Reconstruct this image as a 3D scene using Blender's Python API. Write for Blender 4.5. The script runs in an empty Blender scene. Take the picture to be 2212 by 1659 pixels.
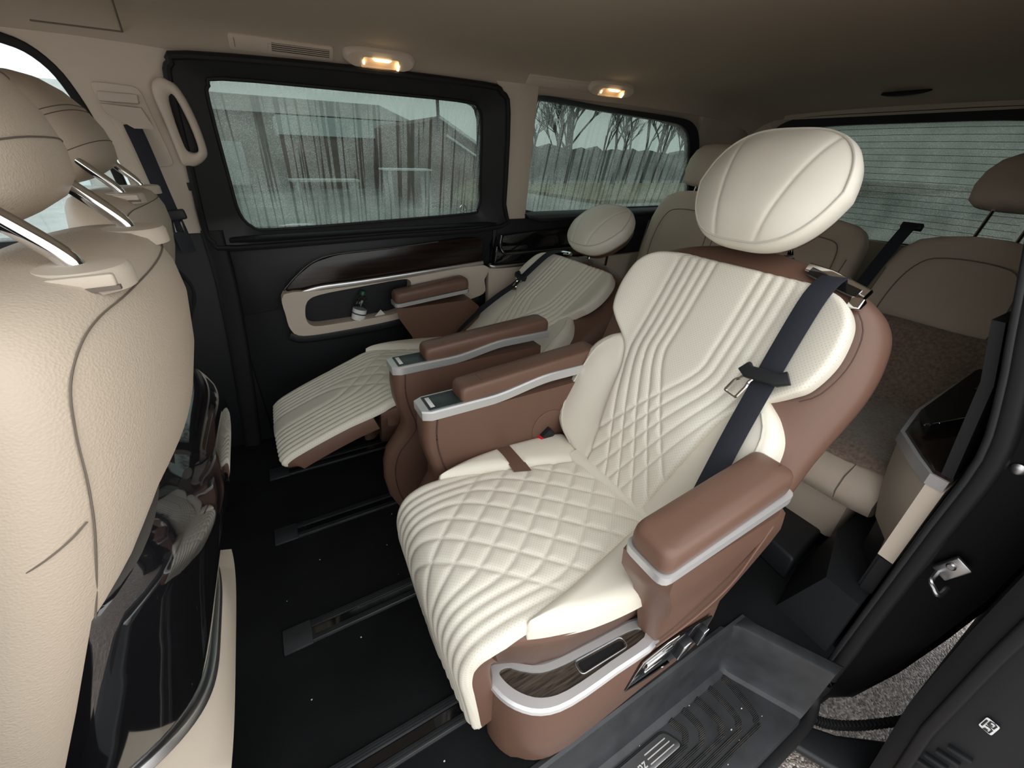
import bpy, bmesh, math, random
import numpy as np
from mathutils import Vector, Matrix

random.seed(7); rng = np.random.default_rng(7)
scn = bpy.context.scene
COL = scn.collection
# ------------------------------------------------------------------ camera
R = [[0.8692593514, -0.2189314831, 0.4432349103],
     [-0.4935456093, -0.4356573731, 0.7527385900],
     [0.0283003808, -0.8730817024, -0.4867519178]]
FPX = 888.18
cam_d = bpy.data.cameras.new('camera'); cam = bpy.data.objects.new('camera', cam_d); COL.objects.link(cam)
cam_d.sensor_fit = 'HORIZONTAL'; cam_d.sensor_width = 36.0; cam_d.lens = FPX / 2212 * 36.0
cam_d.clip_start = 0.01; cam_d.clip_end = 500
m = Matrix.Identity(4)
for i in range(3):
    m[i][0] = R[i][0]; m[i][1] = -R[i][1]; m[i][2] = -R[i][2]
m[2][3] = 1.2132
cam.matrix_world = m
scn.camera = cam
# ------------------------------------------------------------------ world: overcast sky
w = bpy.data.worlds.new('overcast'); scn.world = w; w.use_nodes = True
nt = w.node_tree; bg = nt.nodes['Background']
tc = nt.nodes.new('ShaderNodeTexCoord'); sp = nt.nodes.new('ShaderNodeSeparateXYZ')
cr = nt.nodes.new('ShaderNodeValToRGB')
nt.links.new(tc.outputs['Generated'], sp.inputs[0]); nt.links.new(sp.outputs['Z'], cr.inputs[0])
nt.links.new(cr.outputs[0], bg.inputs[0])
cr.color_ramp.elements[0].position = 0.0; cr.color_ramp.elements[0].color = (0.77, 0.80, 0.80, 1)
cr.color_ramp.elements[1].position = 0.9; cr.color_ramp.elements[1].color = (1.0, 1.015, 1.01, 1)
bg.inputs[1].default_value = 2.1
scn.view_settings.view_transform = 'Standard'; scn.view_settings.look = 'None'
scn.view_settings.gamma = 1.0; scn.view_settings.use_curve_mapping = False
scn.view_settings.exposure = 0.48

# ------------------------------------------------------------------ materials
MAT = {}
def mat(name, col, rough=0.5, metal=0.0, coat=0.0, spec=0.5, bump=None, var=None, emit=None, sheen=0.0):
    m = bpy.data.materials.new(name); m.use_nodes = True; nt = m.node_tree
    b = nt.nodes['Principled BSDF']
    b.inputs['Base Color'].default_value = (*col, 1); b.inputs['Roughness'].default_value = rough
    b.inputs['Metallic'].default_value = metal; b.inputs['Coat Weight'].default_value = coat
    b.inputs['Coat Roughness'].default_value = 0.03
    b.inputs['Specular IOR Level'].default_value = spec; b.inputs['Sheen Weight'].default_value = sheen
    if emit:
        b.inputs['Emission Color'].default_value = (*emit[0], 1); b.inputs['Emission Strength'].default_value = emit[1]
    tc = nt.nodes.new('ShaderNodeTexCoord')
    if bump:
        kind, sc, st = bump
        if kind == 'voronoi':
            t = nt.nodes.new('ShaderNodeTexVoronoi'); t.inputs['Scale'].default_value = sc; out = t.outputs['Distance']
        else:
            t = nt.nodes.new('ShaderNodeTexNoise'); t.inputs['Scale'].default_value = sc; t.inputs['Detail'].default_value = 3; out = t.outputs['Fac']
        nt.links.new(tc.outputs['Object'], t.inputs['Vector'])
        bn = nt.nodes.new('ShaderNodeBump'); bn.inputs['Strength'].default_value = st; bn.inputs['Distance'].default_value = 0.001
        nt.links.new(out, bn.inputs['Height']); nt.links.new(bn.outputs[0], b.inputs['Normal'])
    if var:
        sc, amt = var[:2]
        t = nt.nodes.new('ShaderNodeTexNoise'); t.inputs['Scale'].default_value = sc; t.inputs['Detail'].default_value = 4
        nt.links.new(tc.outputs['Object'], t.inputs['Vector'])
        r = nt.nodes.new('ShaderNodeValToRGB')
        r.color_ramp.elements[0].position = .3; r.color_ramp.elements[1].position = .7
        r.color_ramp.elements[0].color = (*[c*(1-amt) for c in col], 1)
        r.color_ramp.elements[1].color = (*[min(1, c*(1+amt)) for c in col], 1)
        nt.links.new(t.outputs['Fac'], r.inputs[0]); nt.links.new(r.outputs[0], b.inputs['Base Color'])
    MAT[name] = m
    return m
def nodes(m): return m.node_tree, m.node_tree.nodes['Principled BSDF']

mat('white_leather', (.79, .745, .645), .42, spec=.4, bump=('voronoi', 900, .12))
mat('quilt', (.79, .745, .645), .45, spec=.4)
mat('brown_leather', (.150, .082, .058), .42, spec=.4, bump=('voronoi', 900, .12))
mat('beige_leather', (.57, .475, .38), .48, spec=.4, bump=('voronoi', 420, .35))
mat('seat_beige', (.50, .41, .33), .5, spec=.35, bump=('voronoi', 600, .2))
mat('seam_dark', (.16, .13, .105), .8)
mat('seam_brown', (.075, .035, .03), .7)
mat('seam_white', (.60, .57, .50), .7)
mat('beige_plastic', (.60, .52, .43), .55, spec=.35, bump=('noise', 900, .15))
mat('headliner', (.48, .415, .335), .95, spec=.1, bump=('noise', 700, .3))
mat('black_plastic', (.012, .013, .015), .5, spec=.4, bump=('noise', 900, .15))
mat('black_trim', (.010, .011, .013), .55, spec=.35, bump=('noise', 500, .1))
mat('rubber', (.010, .010, .011), .6, spec=.3)
mat('mat_rubber', (.022, .024, .027), .5, spec=.5, bump=('noise', 600, .3), var=(14, .35))
mat('carpet', (.0085, .0090, .0098), .95, spec=.12, bump=('noise', 1200, .8), var=(5, .3))
mat('gloss_black', (.006, .006, .007), .06, spec=.6, coat=1.0)
mat('paint_black', (.003, .003, .0035), .45, spec=.12)
mat('chrome', (.85, .85, .86), .08, metal=1)
mat('silver', (.66, .66, .67), .33, metal=1)
mat('silver_paint', (.62, .62, .625), .35, metal=.55, spec=.5)
mat('steel', (.45, .45, .46), .35, metal=1)
mat('belt', (.022, .024, .032), .75, spec=.25, bump=('noise', 900, .4))
mat('red', (.62, .02, .03), .35)
mat('control_green', (.03, .042, .042), .38, spec=.4, var=(30, .25))
mat('paper', (.75, .72, .66), .8)
mat('print_black', (.03, .03, .035), .7)
mat('label_white', (.80, .80, .80), .5)
mat('fur', (.20, .145, .115), 1.0, spec=.05, bump=('noise', 240, 1.0), sheen=.6, var=(110, .3))
mat('bulb', (1, .8, .5), .4, emit=((1, .74, .40), 5))
mat('lamp_lens', (.85, .65, .45), .35, emit=((1, .5, .22), .10))
mat('shed_wall', (.30, .29, .27), .9, var=(1.5, .15))
mat('shed_roof', (.30, .30, .29), .9, var=(.8, .1))
mat('pale_wall', (.50, .56, .56), .9, var=(1.0, .12))
mat('brick_wall', (.19, .14, .12), .9, var=(2.0, .2))
mat('board_white', (.72, .74, .74), .7)
mat('wood_grey', (.45, .46, .44), .8)
mat('bark', (.055, .05, .045), .95)
mat('brush', (.17, .15, .085), 1.0, var=(3, .4))
mat('far_wood', (.16, .17, .165), 1.0, var=(.6, .25))

# perforated quilting leather: rows of tiny punched holes follow the upholstery
q, b = nodes(MAT['quilt'])
uv = q.nodes.new('ShaderNodeUVMap'); uv.uv_map = 'UVMap'
mp = q.nodes.new('ShaderNodeMapping'); mp.inputs['Scale'].default_value = (165, 165, 1); mp.inputs['Rotation'].default_value = (0, 0, math.radians(45))
fr = q.nodes.new('ShaderNodeVectorMath'); fr.operation = 'FRACTION'
sb = q.nodes.new('ShaderNodeVectorMath'); sb.operation = 'SUBTRACT'; sb.inputs[1].default_value = (.5, .5, 0)
ln = q.nodes.new('ShaderNodeVectorMath'); ln.operation = 'LENGTH'
lt = q.nodes.new('ShaderNodeMapRange'); lt.inputs[1].default_value = .14; lt.inputs[2].default_value = .24; lt.inputs[3].default_value = 1; lt.inputs[4].default_value = 0
mx = q.nodes.new('ShaderNodeMix'); mx.data_type = 'RGBA'
mx.inputs[6].default_value = (.79, .745, .645, 1); mx.inputs[7].default_value = (.64, .60, .52, 1)
for a, c in ((uv.outputs[0], mp.inputs[0]), (mp.outputs[0], fr.inputs[0]), (fr.outputs[0], sb.inputs[0]), (sb.outputs[0], ln.inputs[0]),
             (ln.outputs['Value'], lt.inputs[0]), (lt.outputs[0], mx.inputs[0]), (mx.outputs[2], b.inputs['Base Color'])):
    q.links.new(a, c)

def wood(name, c0, c1, rough, coat, axis, sc):
    m = mat(name, c0, rough, coat=coat); nt, b = nodes(m)
    tc = nt.nodes.new('ShaderNodeTexCoord'); mp = nt.nodes.new('ShaderNodeMapping')
    s = [sc, sc, sc]; s[axis] = sc * .06; mp.inputs['Scale'].default_value = s
    n = nt.nodes.new('ShaderNodeTexNoise'); n.inputs['Scale'].default_value = 1; n.inputs['Detail'].default_value = 6; n.inputs['Distortion'].default_value = .6
    r = nt.nodes.new('ShaderNodeValToRGB'); r.color_ramp.elements[0].position = .35; r.color_ramp.elements[1].position = .68
    r.color_ramp.elements[0].color = (*c0, 1); r.color_ramp.elements[1].color = (*c1, 1)
    nt.links.new(tc.outputs['Object'], mp.inputs[0]); nt.links.new(mp.outputs[0], n.inputs[0]); nt.links.new(n.outputs['Fac'], r.inputs[0])
    nt.links.new(r.outputs[0], b.inputs['Base Color'])
wood('tray_wood', (.012, .009, .006), (.080, .062, .045), .4, .3, 0, 260)
wood('door_wood', (.010, .006, .005), (.026, .016, .012), .16, 0, 0, 60)
MAT['door_wood'].node_tree.nodes['Principled BSDF'].inputs['Specular IOR Level'].default_value = .3

# gravel
m = mat('gravel', (.25, .22, .2), .42); nt, b = nodes(m)
tc = nt.nodes.new('ShaderNodeTexCoord'); v = nt.nodes.new('ShaderNodeTexVoronoi'); v.inputs['Scale'].default_value = 150
r = nt.nodes.new('ShaderNodeValToRGB'); r.color_ramp.elements[0].color = (.10, .07, .058, 1); r.color_ramp.elements[1].color = (.80, .73, .67, 1)
r.color_ramp.elements.new(.5).color = (.38, .30, .255, 1)
sx = nt.nodes.new('ShaderNodeSeparateColor')
bn = nt.nodes.new('ShaderNodeBump'); bn.inputs['Strength'].default_value = .8; bn.inputs['Distance'].default_value = .01; bn.invert = True
for a, c in ((tc.outputs['Object'], v.inputs['Vector']), (v.outputs['Color'], sx.inputs[0]), (sx.outputs[0], r.inputs[0]), (r.outputs[0], b.inputs['Base Color']),
             (v.outputs['Distance'], bn.inputs['Height']), (bn.outputs[0], b.inputs['Normal'])):
    nt.links.new(a, c)
m = mat('yard', (.2, .21, .2), .6, var=(.5, .3), bump=('noise', 6, .6))

# rain-wet glass: a tinted pane; drops scatter the daylight, run-off tracks stay clear
def glass(name, tint, haze, streak, track, axes='xz', lines=0.0):
    m = bpy.data.materials.new(name); m.use_nodes = True; nt = m.node_tree; nt.nodes.clear(); MAT[name] = m
    N = nt.nodes.new; L = nt.links.new
    out = N('ShaderNodeOutputMaterial'); tr = N('ShaderNodeBsdfTransparent'); tr.inputs[0].default_value = (*tint, 1)
    tl = N('ShaderNodeBsdfTranslucent'); tl.inputs[0].default_value = (.80, .85, .82, 1)
    gl = N('ShaderNodeBsdfGlossy'); gl.inputs['Roughness'].default_value = .03
    tc = N('ShaderNodeTexCoord')
    # fine drops
    vo = N('ShaderNodeTexVoronoi'); vo.inputs['Scale'].default_value = 230; L(tc.outputs['Object'], vo.inputs['Vector'])
    mr = N('ShaderNodeMapRange'); mr.inputs[1].default_value = .10; mr.inputs[2].default_value = .45; mr.inputs[3].default_value = 1.5; mr.inputs[4].default_value = .45
    L(vo.outputs['Distance'], mr.inputs[0])
    # run-off tracks: noise stretched down the pane, slightly wandering
    mp = N('ShaderNodeMapping'); mp.inputs['Scale'].default_value = ((streak, 0, streak*.022) if axes == 'xz' else (0, streak, streak*.022)); L(tc.outputs['Object'], mp.inputs[0])
    n1 = N('ShaderNodeTexNoise'); n1.inputs['Scale'].default_value = 1; n1.inputs['Detail'].default_value = 2; n1.inputs['Distortion'].default_value = .12
    L(mp.outputs[0], n1.inputs[0])
    st = N('ShaderNodeMapRange'); st.inputs[1].default_value = track; st.inputs[2].default_value = track+.05; st.inputs[3].default_value = 1; st.inputs[4].default_value = .12
    L(n1.outputs['Fac'], st.inputs[0])
    n2 = N('ShaderNodeTexNoise'); n2.inputs['Scale'].default_value = 7; n2.inputs['Detail'].default_value = 2; L(tc.outputs['Object'], n2.inputs[0])
    pa = N('ShaderNodeMapRange'); pa.inputs[1].default_value = .3; pa.inputs[2].default_value = .7; pa.inputs[3].default_value = .6; pa.inputs[4].default_value = 1.25
    L(n2.outputs['Fac'], pa.inputs[0])
    a = N('ShaderNodeMath'); a.operation = 'MULTIPLY'; L(mr.outputs[0], a.inputs[0]); L(st.outputs[0], a.inputs[1])
    c = N('ShaderNodeMath'); c.operation = 'MULTIPLY'; L(a.outputs[0], c.inputs[0]); L(pa.outputs[0], c.inputs[1])
    d = N('ShaderNodeMath'); d.operation = 'MULTIPLY'; L(c.outputs[0], d.inputs[0]); d.inputs[1].default_value = haze; d.use_clamp = True
    m1 = N('ShaderNodeMixShader'); L(d.outputs[0], m1.inputs[0]); L(tr.outputs[0], m1.inputs[1]); L(tl.outputs[0], m1.inputs[2])
    # clear tracks are a touch denser: water lens
    m2 = N('ShaderNodeMixShader'); m2.inputs[0].default_value = .04; L(m1.outputs[0], m2.inputs[1]); L(gl.outputs[0], m2.inputs[2])
    L(m2.outputs[0], out.inputs[0])
    return m
glass('wet_glass', (.36, .405, .385), .17, 75, .53)
glass('wet_glass_rear', (.17, .195, .178), .24, 14, .80, 'yz')
glass('front_glass', (.82, .87, .87), .12, 30, .6)
glass('bottle_plastic', (.62, .67, .68), .30, 10, .7)

# ------------------------------------------------------------------ mesh helpers
ORG = {}
def tag(o, label=None, cat=None, group=None, kind=None):
    if label: o['label'] = label
    if cat: o['category'] = cat
    if group: o['group'] = group
    if kind: o['kind'] = kind
    return o
def empty(name, loc):
    o = bpy.data.objects.new(name, None); COL.objects.link(o); o.location = loc; ORG[o] = Vector(loc); o.empty_display_size = .05
    return o
def build(name, vf, material, parent=None, smooth=True, uvs=None, angle=40, org=None):
    verts, faces = vf
    if parent is not None: o0 = ORG[parent]
    elif org is not None: o0 = Vector(org)
    else:
        xs = [v[0] for v in verts]; ys = [v[1] for v in verts]; zs = [v[2] for v in verts]
        o0 = Vector(((min(xs)+max(xs))/2, (min(ys)+max(ys))/2, min(zs)))
    me = bpy.data.meshes.new(name)
    me.from_pydata([(v[0]-o0.x, v[1]-o0.y, v[2]-o0.z) for v in verts], [], faces)
    if uvs is not None:
        ul = me.uv_layers.new(name='UVMap')
        for l in me.loops: ul.data[l.index].uv = uvs[l.vertex_index]
    bm = bmesh.new(); bm.from_mesh(me); bmesh.ops.recalc_face_normals(bm, faces=bm.faces)
    if smooth:
        for f in bm.faces: f.smooth = True
        ca = math.cos(math.radians(angle))
        for e in bm.edges:
            if len(e.link_faces) == 2 and e.link_faces[0].normal.dot(e.link_faces[1].normal) < ca: e.smooth = False
    bm.to_mesh(me); bm.free()
    me.materials.append(MAT[material])
    o = bpy.data.objects.new(name, me); COL.objects.link(o)
    if parent is not None: o.parent = parent
    else: o.location = o0
    ORG[o] = o0
    return o
def join(*vfs):
    V, F = [], []
    for v, f in vfs:
        n = len(V); V += [tuple(p) for p in v]; F += [tuple(i+n for i in g) for g in f]
    return V, F
def from_bm(bm):
    bm.verts.index_update()
    r = [tuple(v.co) for v in bm.verts], [tuple(v.index for v in f.verts) for f in bm.faces]
    bm.free(); return r
def prism(pts, vec, bevel=0, seg=2):
    bm = bmesh.new(); vec = Vector(vec)
    vs = [bm.verts.new(p) for p in pts]; f = bm.faces.new(vs)
    r = bmesh.ops.extrude_face_region(bm, geom=[f])
    for g in r['geom']:
        if isinstance(g, bmesh.types.BMVert): g.co += vec
    if bevel:
        bmesh.ops.recalc_face_normals(bm, faces=bm.faces)
        es = [e for e in bm.edges if len(e.link_faces) == 2 and e.calc_face_angle(0) > .5]
        bmesh.ops.bevel(bm, geom=es, offset=bevel, segments=seg, affect='EDGES', profile=.5, clamp_overlap=True)
    return from_bm(bm)
def box(a, b, bevel=0, seg=2):
    return prism([(a[0], a[1], a[2]), (b[0], a[1], a[2]), (b[0], b[1], a[2]), (a[0], b[1], a[2])], (0, 0, b[2]-a[2]), bevel, seg)
def obox(c, ax, ay, az, bevel=0, seg=2):
    c, ax, ay, az = map(Vector, (c, ax, ay, az))
    return prism([c-ax-ay-az, c+ax-ay-az, c+ax+ay-az, c-ax+ay-az], az*2, bevel, seg)
def smooth_path(pts, n=4, closed=False):
    P = [Vector(p) for p in pts]; out = []
    k = len(P); rngi = range(k if closed else k-1)
    for i in rngi:
        p0 = P[(i-1) % k] if (closed or i > 0) else P[0]*2-P[1]
        p1 = P[i]; p2 = P[(i+1) % k]
        p3 = P[(i+2) % k] if (closed or i+2 < k) else P[-1]*2-P[-2]
        for j in range(n):
            t = j/n
            out.append(.5*((2*p1)+(p2-p0)*t+(2*p0-5*p1+4*p2-p3)*t*t+(3*p1-p0-3*p2+p3)*t**3))
    if not closed: out.append(P[-1])
    return out
def sweep(path, prof, up=(0, 0, 1), closed=False, caps=True, scale=None, ups=None):
    P = [Vector(p) for p in path]; n = len(P); k = len(prof); V, F = [], []
    for i, p in enumerate(P):
        a = P[(i-1) % n] if (closed or i > 0) else p; b = P[(i+1) % n] if (closed or i < n-1) else p
        t = (b-a).normalized(); u = Vector(ups[i] if ups else up)
        s = t.cross(u)
        if s.length < 1e-5: s = t.cross(Vector((1, .1, 0)))
        s.normalize(); u2 = s.cross(t); sc = scale[i] if scale else 1
        for q in prof: V.append(p+s*q[0]*sc+u2*q[1]*sc)
    m = n if closed else n-1
    for i in range(m):
        for j in range(k):
            a, b = i*k, ((i+1) % n)*k
            F.append((a+j, a+(j+1) % k, b+(j+1) % k, b+j))
    if caps and not closed:
        F.append(tuple(range(k))[::-1]); F.append(tuple(range((n-1)*k, n*k)))
    return V, F
def circ(r, n=10, ry=None): return [(r*math.cos(2*math.pi*i/n), (ry or r)*math.sin(2*math.pi*i/n)) for i in range(n)]
def rrect(w, h, r, n=3):
    out = []
    for cx, cy, a0 in ((w-r, h-r, 0), (-w+r, h-r, 90), (-w+r, -h+r, 180), (w-r, -h+r, 270)):
        for i in range(n+1):
            a = math.radians(a0+90*i/n); out.append((cx+r*math.cos(a), cy+r*math.sin(a)))
    return out
def tube(path, r, n=8, closed=False, up=(0, 0, 1), scale=None): return sweep(path, circ(r, n), up, closed, True, scale)
def loft(loops, cap0=True, cap1=True, closed=True):
    V, F = [], []; k = len(loops[0])
    for l in loops: V += [tuple(p) for p in l]
    for i in range(len(loops)-1):
        for j in range(k if closed else k-1):
            F.append((i*k+j, i*k+(j+1) % k, (i+1)*k+(j+1) % k, (i+1)*k+j))
    if cap0: F.append(tuple(range(k))[::-1])
    if cap1: F.append(tuple(range((len(loops)-1)*k, len(loops)*k)))
    return V, F
def lathe(prof, org, axis=(0, 0, 1), n=16):
    ax = Vector(axis).normalized(); s = ax.orthogonal().normalized(); t = ax.cross(s); o = Vector(org)
    return loft([[o+ax*z+(s*math.cos(2*math.pi*i/n)+t*math.sin(2*math.pi*i/n))*r for i in range(n)] for r, z in prof])
def resample(pts, n):
    P = [Vector(p) for p in pts]; P.append(P[0]); L = [0]
    for a, b in zip(P, P[1:]): L.append(L[-1]+(b-a).length)
    out = []; j = 0
    for i in range(n):
        d = L[-1]*i/n
        while L[j+1] < d: j += 1
        out.append(P[j].lerp(P[j+1], (d-L[j])/max(1e-9, L[j+1]-L[j])))
    return out
def align(ref, lp):
    n = len(lp); best = min(range(n), key=lambda k: sum((ref[i]-lp[(i+k) % n]).length for i in range(0, n, 4)))
    return [lp[(i+best) % n] for i in range(n)]
def ring(outer, inner, vec, n=96, lip=0.0, inner_shift=(0, 0, 0)):
    """frame between two outlines with thickness; inner edge may sit deeper (inner_shift)"""
    o = resample(outer, n); i = resample(inner, n); v = Vector(vec); sh = Vector(inner_shift)
    bm = bmesh.new(); es = []
    for lp in (o, [p+sh for p in i]):
        vs = [bm.verts.new(p) for p in lp]
        es += [bm.edges.new((vs[k], vs[(k+1) % n])) for k in range(n)]
    r = bmesh.ops.triangle_fill(bm, use_beauty=True, edges=es)
    fs = list(bm.faces)
    ex = bmesh.ops.extrude_face_region(bm, geom=fs)
    for g in ex['geom']:
        if isinstance(g, bmesh.types.BMVert): g.co += v
    return from_bm(bm)
def rpoly(pts, r, n=5):
    """round the corners of a planar polygon (list of 3-D points)"""
    P = [Vector(p) for p in pts]; out = []; k = len(P)
    for i in range(k):
        ri = r[i] if isinstance(r, (list, tuple)) else r
        p = P[i]; a = (P[i-1]-p); b = (P[(i+1) % k]-p); d = min(ri, a.length*.48, b.length*.48)
        p0 = p+a.normalized()*d; p1 = p+b.normalized()*d
        for j in range(n+1):
            t = j/n; out.append(p0*(1-t)**2+p*2*t*(1-t)+p1*t*t)
    return out
def interp(x, pts):
    return float(np.interp(x, [p[0] for p in pts], [p[1] for p in pts]))
def smooth_tab(pts, n=8):
    q = [(p.x, p.y) for p in smooth_path([(a, b, 0) for a, b in pts], n)]
    return q
# upholstery panel: a grid laid on a curved frame, edges rolled, grooves along stitch lines
def stitch_depth(A, Bm, lines, depth, wid):
    D = np.full(A.shape, 9.0)
    for pl in lines:
        for (x0, y0), (x1, y1) in zip(pl, pl[1:]):
            dx, dy = x1-x0, y1-y0; l2 = dx*dx+dy*dy+1e-12
            t = np.clip(((A-x0)*dx+(Bm-y0)*dy)/l2, 0, 1)
            D = np.minimum(D, np.hypot(A-x0-t*dx, Bm-y0-t*dy))
    return -depth*(.62*np.exp(-D/(.45*wid))+.38*np.exp(-(D/(1.6*wid))**2))
def panel(pos, nrm, across, left, right, b0, b1, nb, na, roll, thick, lines=(), depth=.004, wid=.006, crown=None, skirt=.02, bshape=None):
    """pos(b), nrm(b): Vector functions along the panel; left(b)/right(b): outline; returns verts, faces, uvs"""
    bs = np.linspace(b0, b1, nb); ss = np.linspace(-1, 1, na)
    lo = np.array([left(b) for b in bs]); hi = np.array([right(b) for b in bs])
    A = (lo[:, None]+hi[:, None])/2+(hi-lo)[:, None]/2*ss[None, :]; Bm = np.repeat(bs[:, None], na, 1)
    cl = 1/np.sqrt(1+np.gradient(lo, bs)**2); ch_ = 1/np.sqrt(1+np.gradient(hi, bs)**2)
    e = np.minimum(np.minimum((A-lo[:, None])*cl[:, None], (hi[:, None]-A)*ch_[:, None]), np.minimum(Bm-b0, b1-Bm))
    t = np.clip(e/roll, 0, 1); H = thick*(np.sqrt(np.clip(1-(1-t)**2, 0, 1)))-thick
    if len(lines): H = H+stitch_depth(A, Bm, lines, depth, wid)
    if crown is not None: H = H+crown(A, Bm)
    V, uv = [], []
    ac = Vector(across)
    for i in range(nb):
        p = pos(bs[i]); n = nrm(bs[i])
        for j in range(na):
            V.append(p+ac*A[i, j]+n*H[i, j]); uv.append((A[i, j], Bm[i, j]))
    F = [(i*na+j, i*na+j+1, (i+1)*na+j+1, (i+1)*na+j) for i in range(nb-1) for j in range(na-1)]
    border = [(0, j) for j in range(na)]+[(i, na-1) for i in range(1, nb)]+[(nb-1, j) for j in range(na-2, -1, -1)]+[(i, 0) for i in range(nb-2, 0, -1)]
    k = len(V)
    for i, j in border:
        V.append(V[i*na+j]-nrm(bs[i])*skirt); uv.append((uv[i*na+j][0]+(skirt if j == na-1 else -skirt if j == 0 else 0), uv[i*na+j][1]+(skirt if i == nb-1 else -skirt if i == 0 else 0)))
    nbd = len(border)
    for q in range(nbd):
        a = border[q][0]*na+border[q][1]; b = border[(q+1) % nbd][0]*na+border[(q+1) % nbd][1]
        F.append((a, b, k+(q+1) % nbd, k+q))
    return V, F, uv
def chaikin(p, it=3):
    for _ in range(it):
        q = [p[0]]
        for a, b in zip(p, p[1:]):
            q.append((a[0]*.75+b[0]*.25, a[1]*.75+b[1]*.25)); q.append((a[0]*.25+b[0]*.75, a[1]*.25+b[1]*.75))
        q.append(p[-1]); p = q
    return p

# ================================================================== STRUCTURE OF THE CABIN
def struct(o): o['kind'] = 'structure'; return o
def FY(z, off=0.0): return (1.93-.2667*(z-.94) if z > .94 else 1.93)-off
def fw(pts, off=0.0): return [(x, FY(z, off), z) for x, z in pts]

# --- floor with its carpet
fl = build('floor', prism([(-1.5, .10, -.04), (-.25, .10, -.04), (-.25, .29, -.04), (.98, .29, -.04), (1.025, .24, -.04), (1.095, .10, -.04), (2.72, .10, -.04), (2.72, 2.02, -.04), (-1.5, 2.02, -.04)], (0, 0, .04)), 'carpet', smooth=False)
struct(tag(fl, 'black carpeted floor of the van cabin', 'floor'))

# --- headliner
HP = [(.31, 1.44), (.335, 1.470), (.370, 1.500), (.425, 1.520), (.53, 1.532), (.75, 1.540), (1.058, 1.543)]
HP = HP+[(2.116-y, z) for y, z in HP[-2::-1]]
loops = []
for x, dz in ((-1.45, -.05), (-.8, 0), (-.2, 0), (.4, 0), (1.0, 0), (1.6, 0), (2.1, -.01), (2.4, -.028), (2.6, -.06), (2.68, -.095)):
    lo = [(x, y, z+dz) for y, z in HP]; hi = [(x, y, z+dz+.05) for y, z in HP[::-1]]
    loops.append(lo+hi)
ceil = build('ceiling', loft(loops), 'headliner', angle=60)
struct(tag(ceil, 'grey-beige fabric headliner of the van roof', 'ceiling'))
def hz(x, y): return interp(y, HP)
def roof_pt(x, y, off=0.0): return (x, y, hz(x, y)-off)
# headliner seams over the front pillar
for pts in ([(-.157, 1.29), (-.18, 1.5), (-.2, 1.66), (-.215, 1.775)], [(-.215, 1.775), (-.3, 1.775), (-.395, 1.775)]):
    build('seam', tube([roof_pt(x, y, .0008) for x, y in pts], .0022, 6), 'seam_dark', ceil)

# --- far wall, lower skin (black trim) in front of and behind the sliding door
wl = build('wall_left', join(box((-1.5, 1.975, -.04), (2.72, 2.03, .93)), box((-1.5, 1.925, .0), (-.17, 1.98, .935), .01),
                             box((1.0, 1.935, 0), (2.6, 1.98, .95), .008)), 'black_trim')
struct(tag(wl, 'black lower side lining of the van', 'wall'))
# cant rail above the windows is the headliner; beige pillar skins
bp = build('front_pillar_lining', prism(fw([(-.56, 1.475), (-.47, 1.445), (-.41, 1.40), (-.385, 1.37), (-.365, 1.30), (-.345, 1.15), (-.335, .925), (-.165, .925), (-.175, 1.09), (-.15, 1.36), (-.10, 1.45)]), (0, .05, 0), .006), 'beige_plastic', wl)
tag(bp, 'beige lining of the pillar with the seat belt outlet')
cp = build('rear_pillar_lining', prism(fw([(1.028, .93), (1.178, .93), (1.140, 1.40), (1.135, 1.47), (.93, 1.47), (.978, 1.40), (1.0, 1.28)], .008), (0, .05, 0), .004), 'beige_plastic', wl)
tag(cp, 'beige pillar lining between the two side windows')
dp = build('tail_pillar_lining', prism(fw([(2.2, 1.5), (2.24, 1.32), (2.47, .94), (2.75, .94), (2.75, 1.5)], -.005), (0, .05, 0), .004), 'headliner', wl)
build('cant_rail', prism(fw([(-1.45, 1.435), (-.12, 1.435), (-.1, 1.41), (1.0, 1.41), (1.15, 1.43), (1.5, 1.412), (1.96, 1.392), (2.12, 1.372), (2.2, 1.32), (2.7, 1.28), (2.7, 1.52), (-1.45, 1.52)], -.03), (0, .05, 0)), 'headliner', wl)
# tiny black airbag badge / clip on pillar
build('clip', box((-.192, 1.885, 1.075), (-.178, 1.9, 1.10), .002), 'black_plastic', wl)

# --- far sliding door
d1 = empty('door_1', (.42, 1.95, 0)); struct(tag(d1, 'closed far sliding door with black lining, dark wood band and beige pocket', 'door'))
wo = fw([(-.062, 1.33), (-.050, 1.374), (-.010, 1.394), (.345, 1.396), (.80, 1.394), (.868, 1.376), (.893, 1.33), (.915, 1.10), (.924, 1.02), (.912, .978), (.872, .962), (.405, .942), (.03, .931), (-.035, .945), (-.064, .995), (-.066, 1.1)])
wo = smooth_path(wo, 3, True)
oo = fw([(-.147, 1.37), (-.128, 1.418), (-.08, 1.439), (.35, 1.451), (.87, 1.449), (.955, 1.430), (.997, 1.365), (1.038, 1.004), (1.03, .90), (.5, .885), (-.10, .875), (-.17, .90), (-.184, .95), (-.165, 1.15)], .018)
oo = smooth_path(oo, 3, True)
build('window_frame', ring(oo, wo, (0, .05, 0), 120, inner_shift=(0, .012, 0)), 'black_plastic', d1)
build('window_seal', tube(smooth_path([(p[0], p[1]-.002, p[2]) for p in oo[::3]], 3, True), .011, 8, True, up=(0, 1, 0)), 'rubber', d1)
build('glass_seal', tube([(p[0], p[1]+.010, p[2]) for p in wo], .0055, 6, True, up=(0, 1, 0)), 'rubber', d1)
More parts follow.
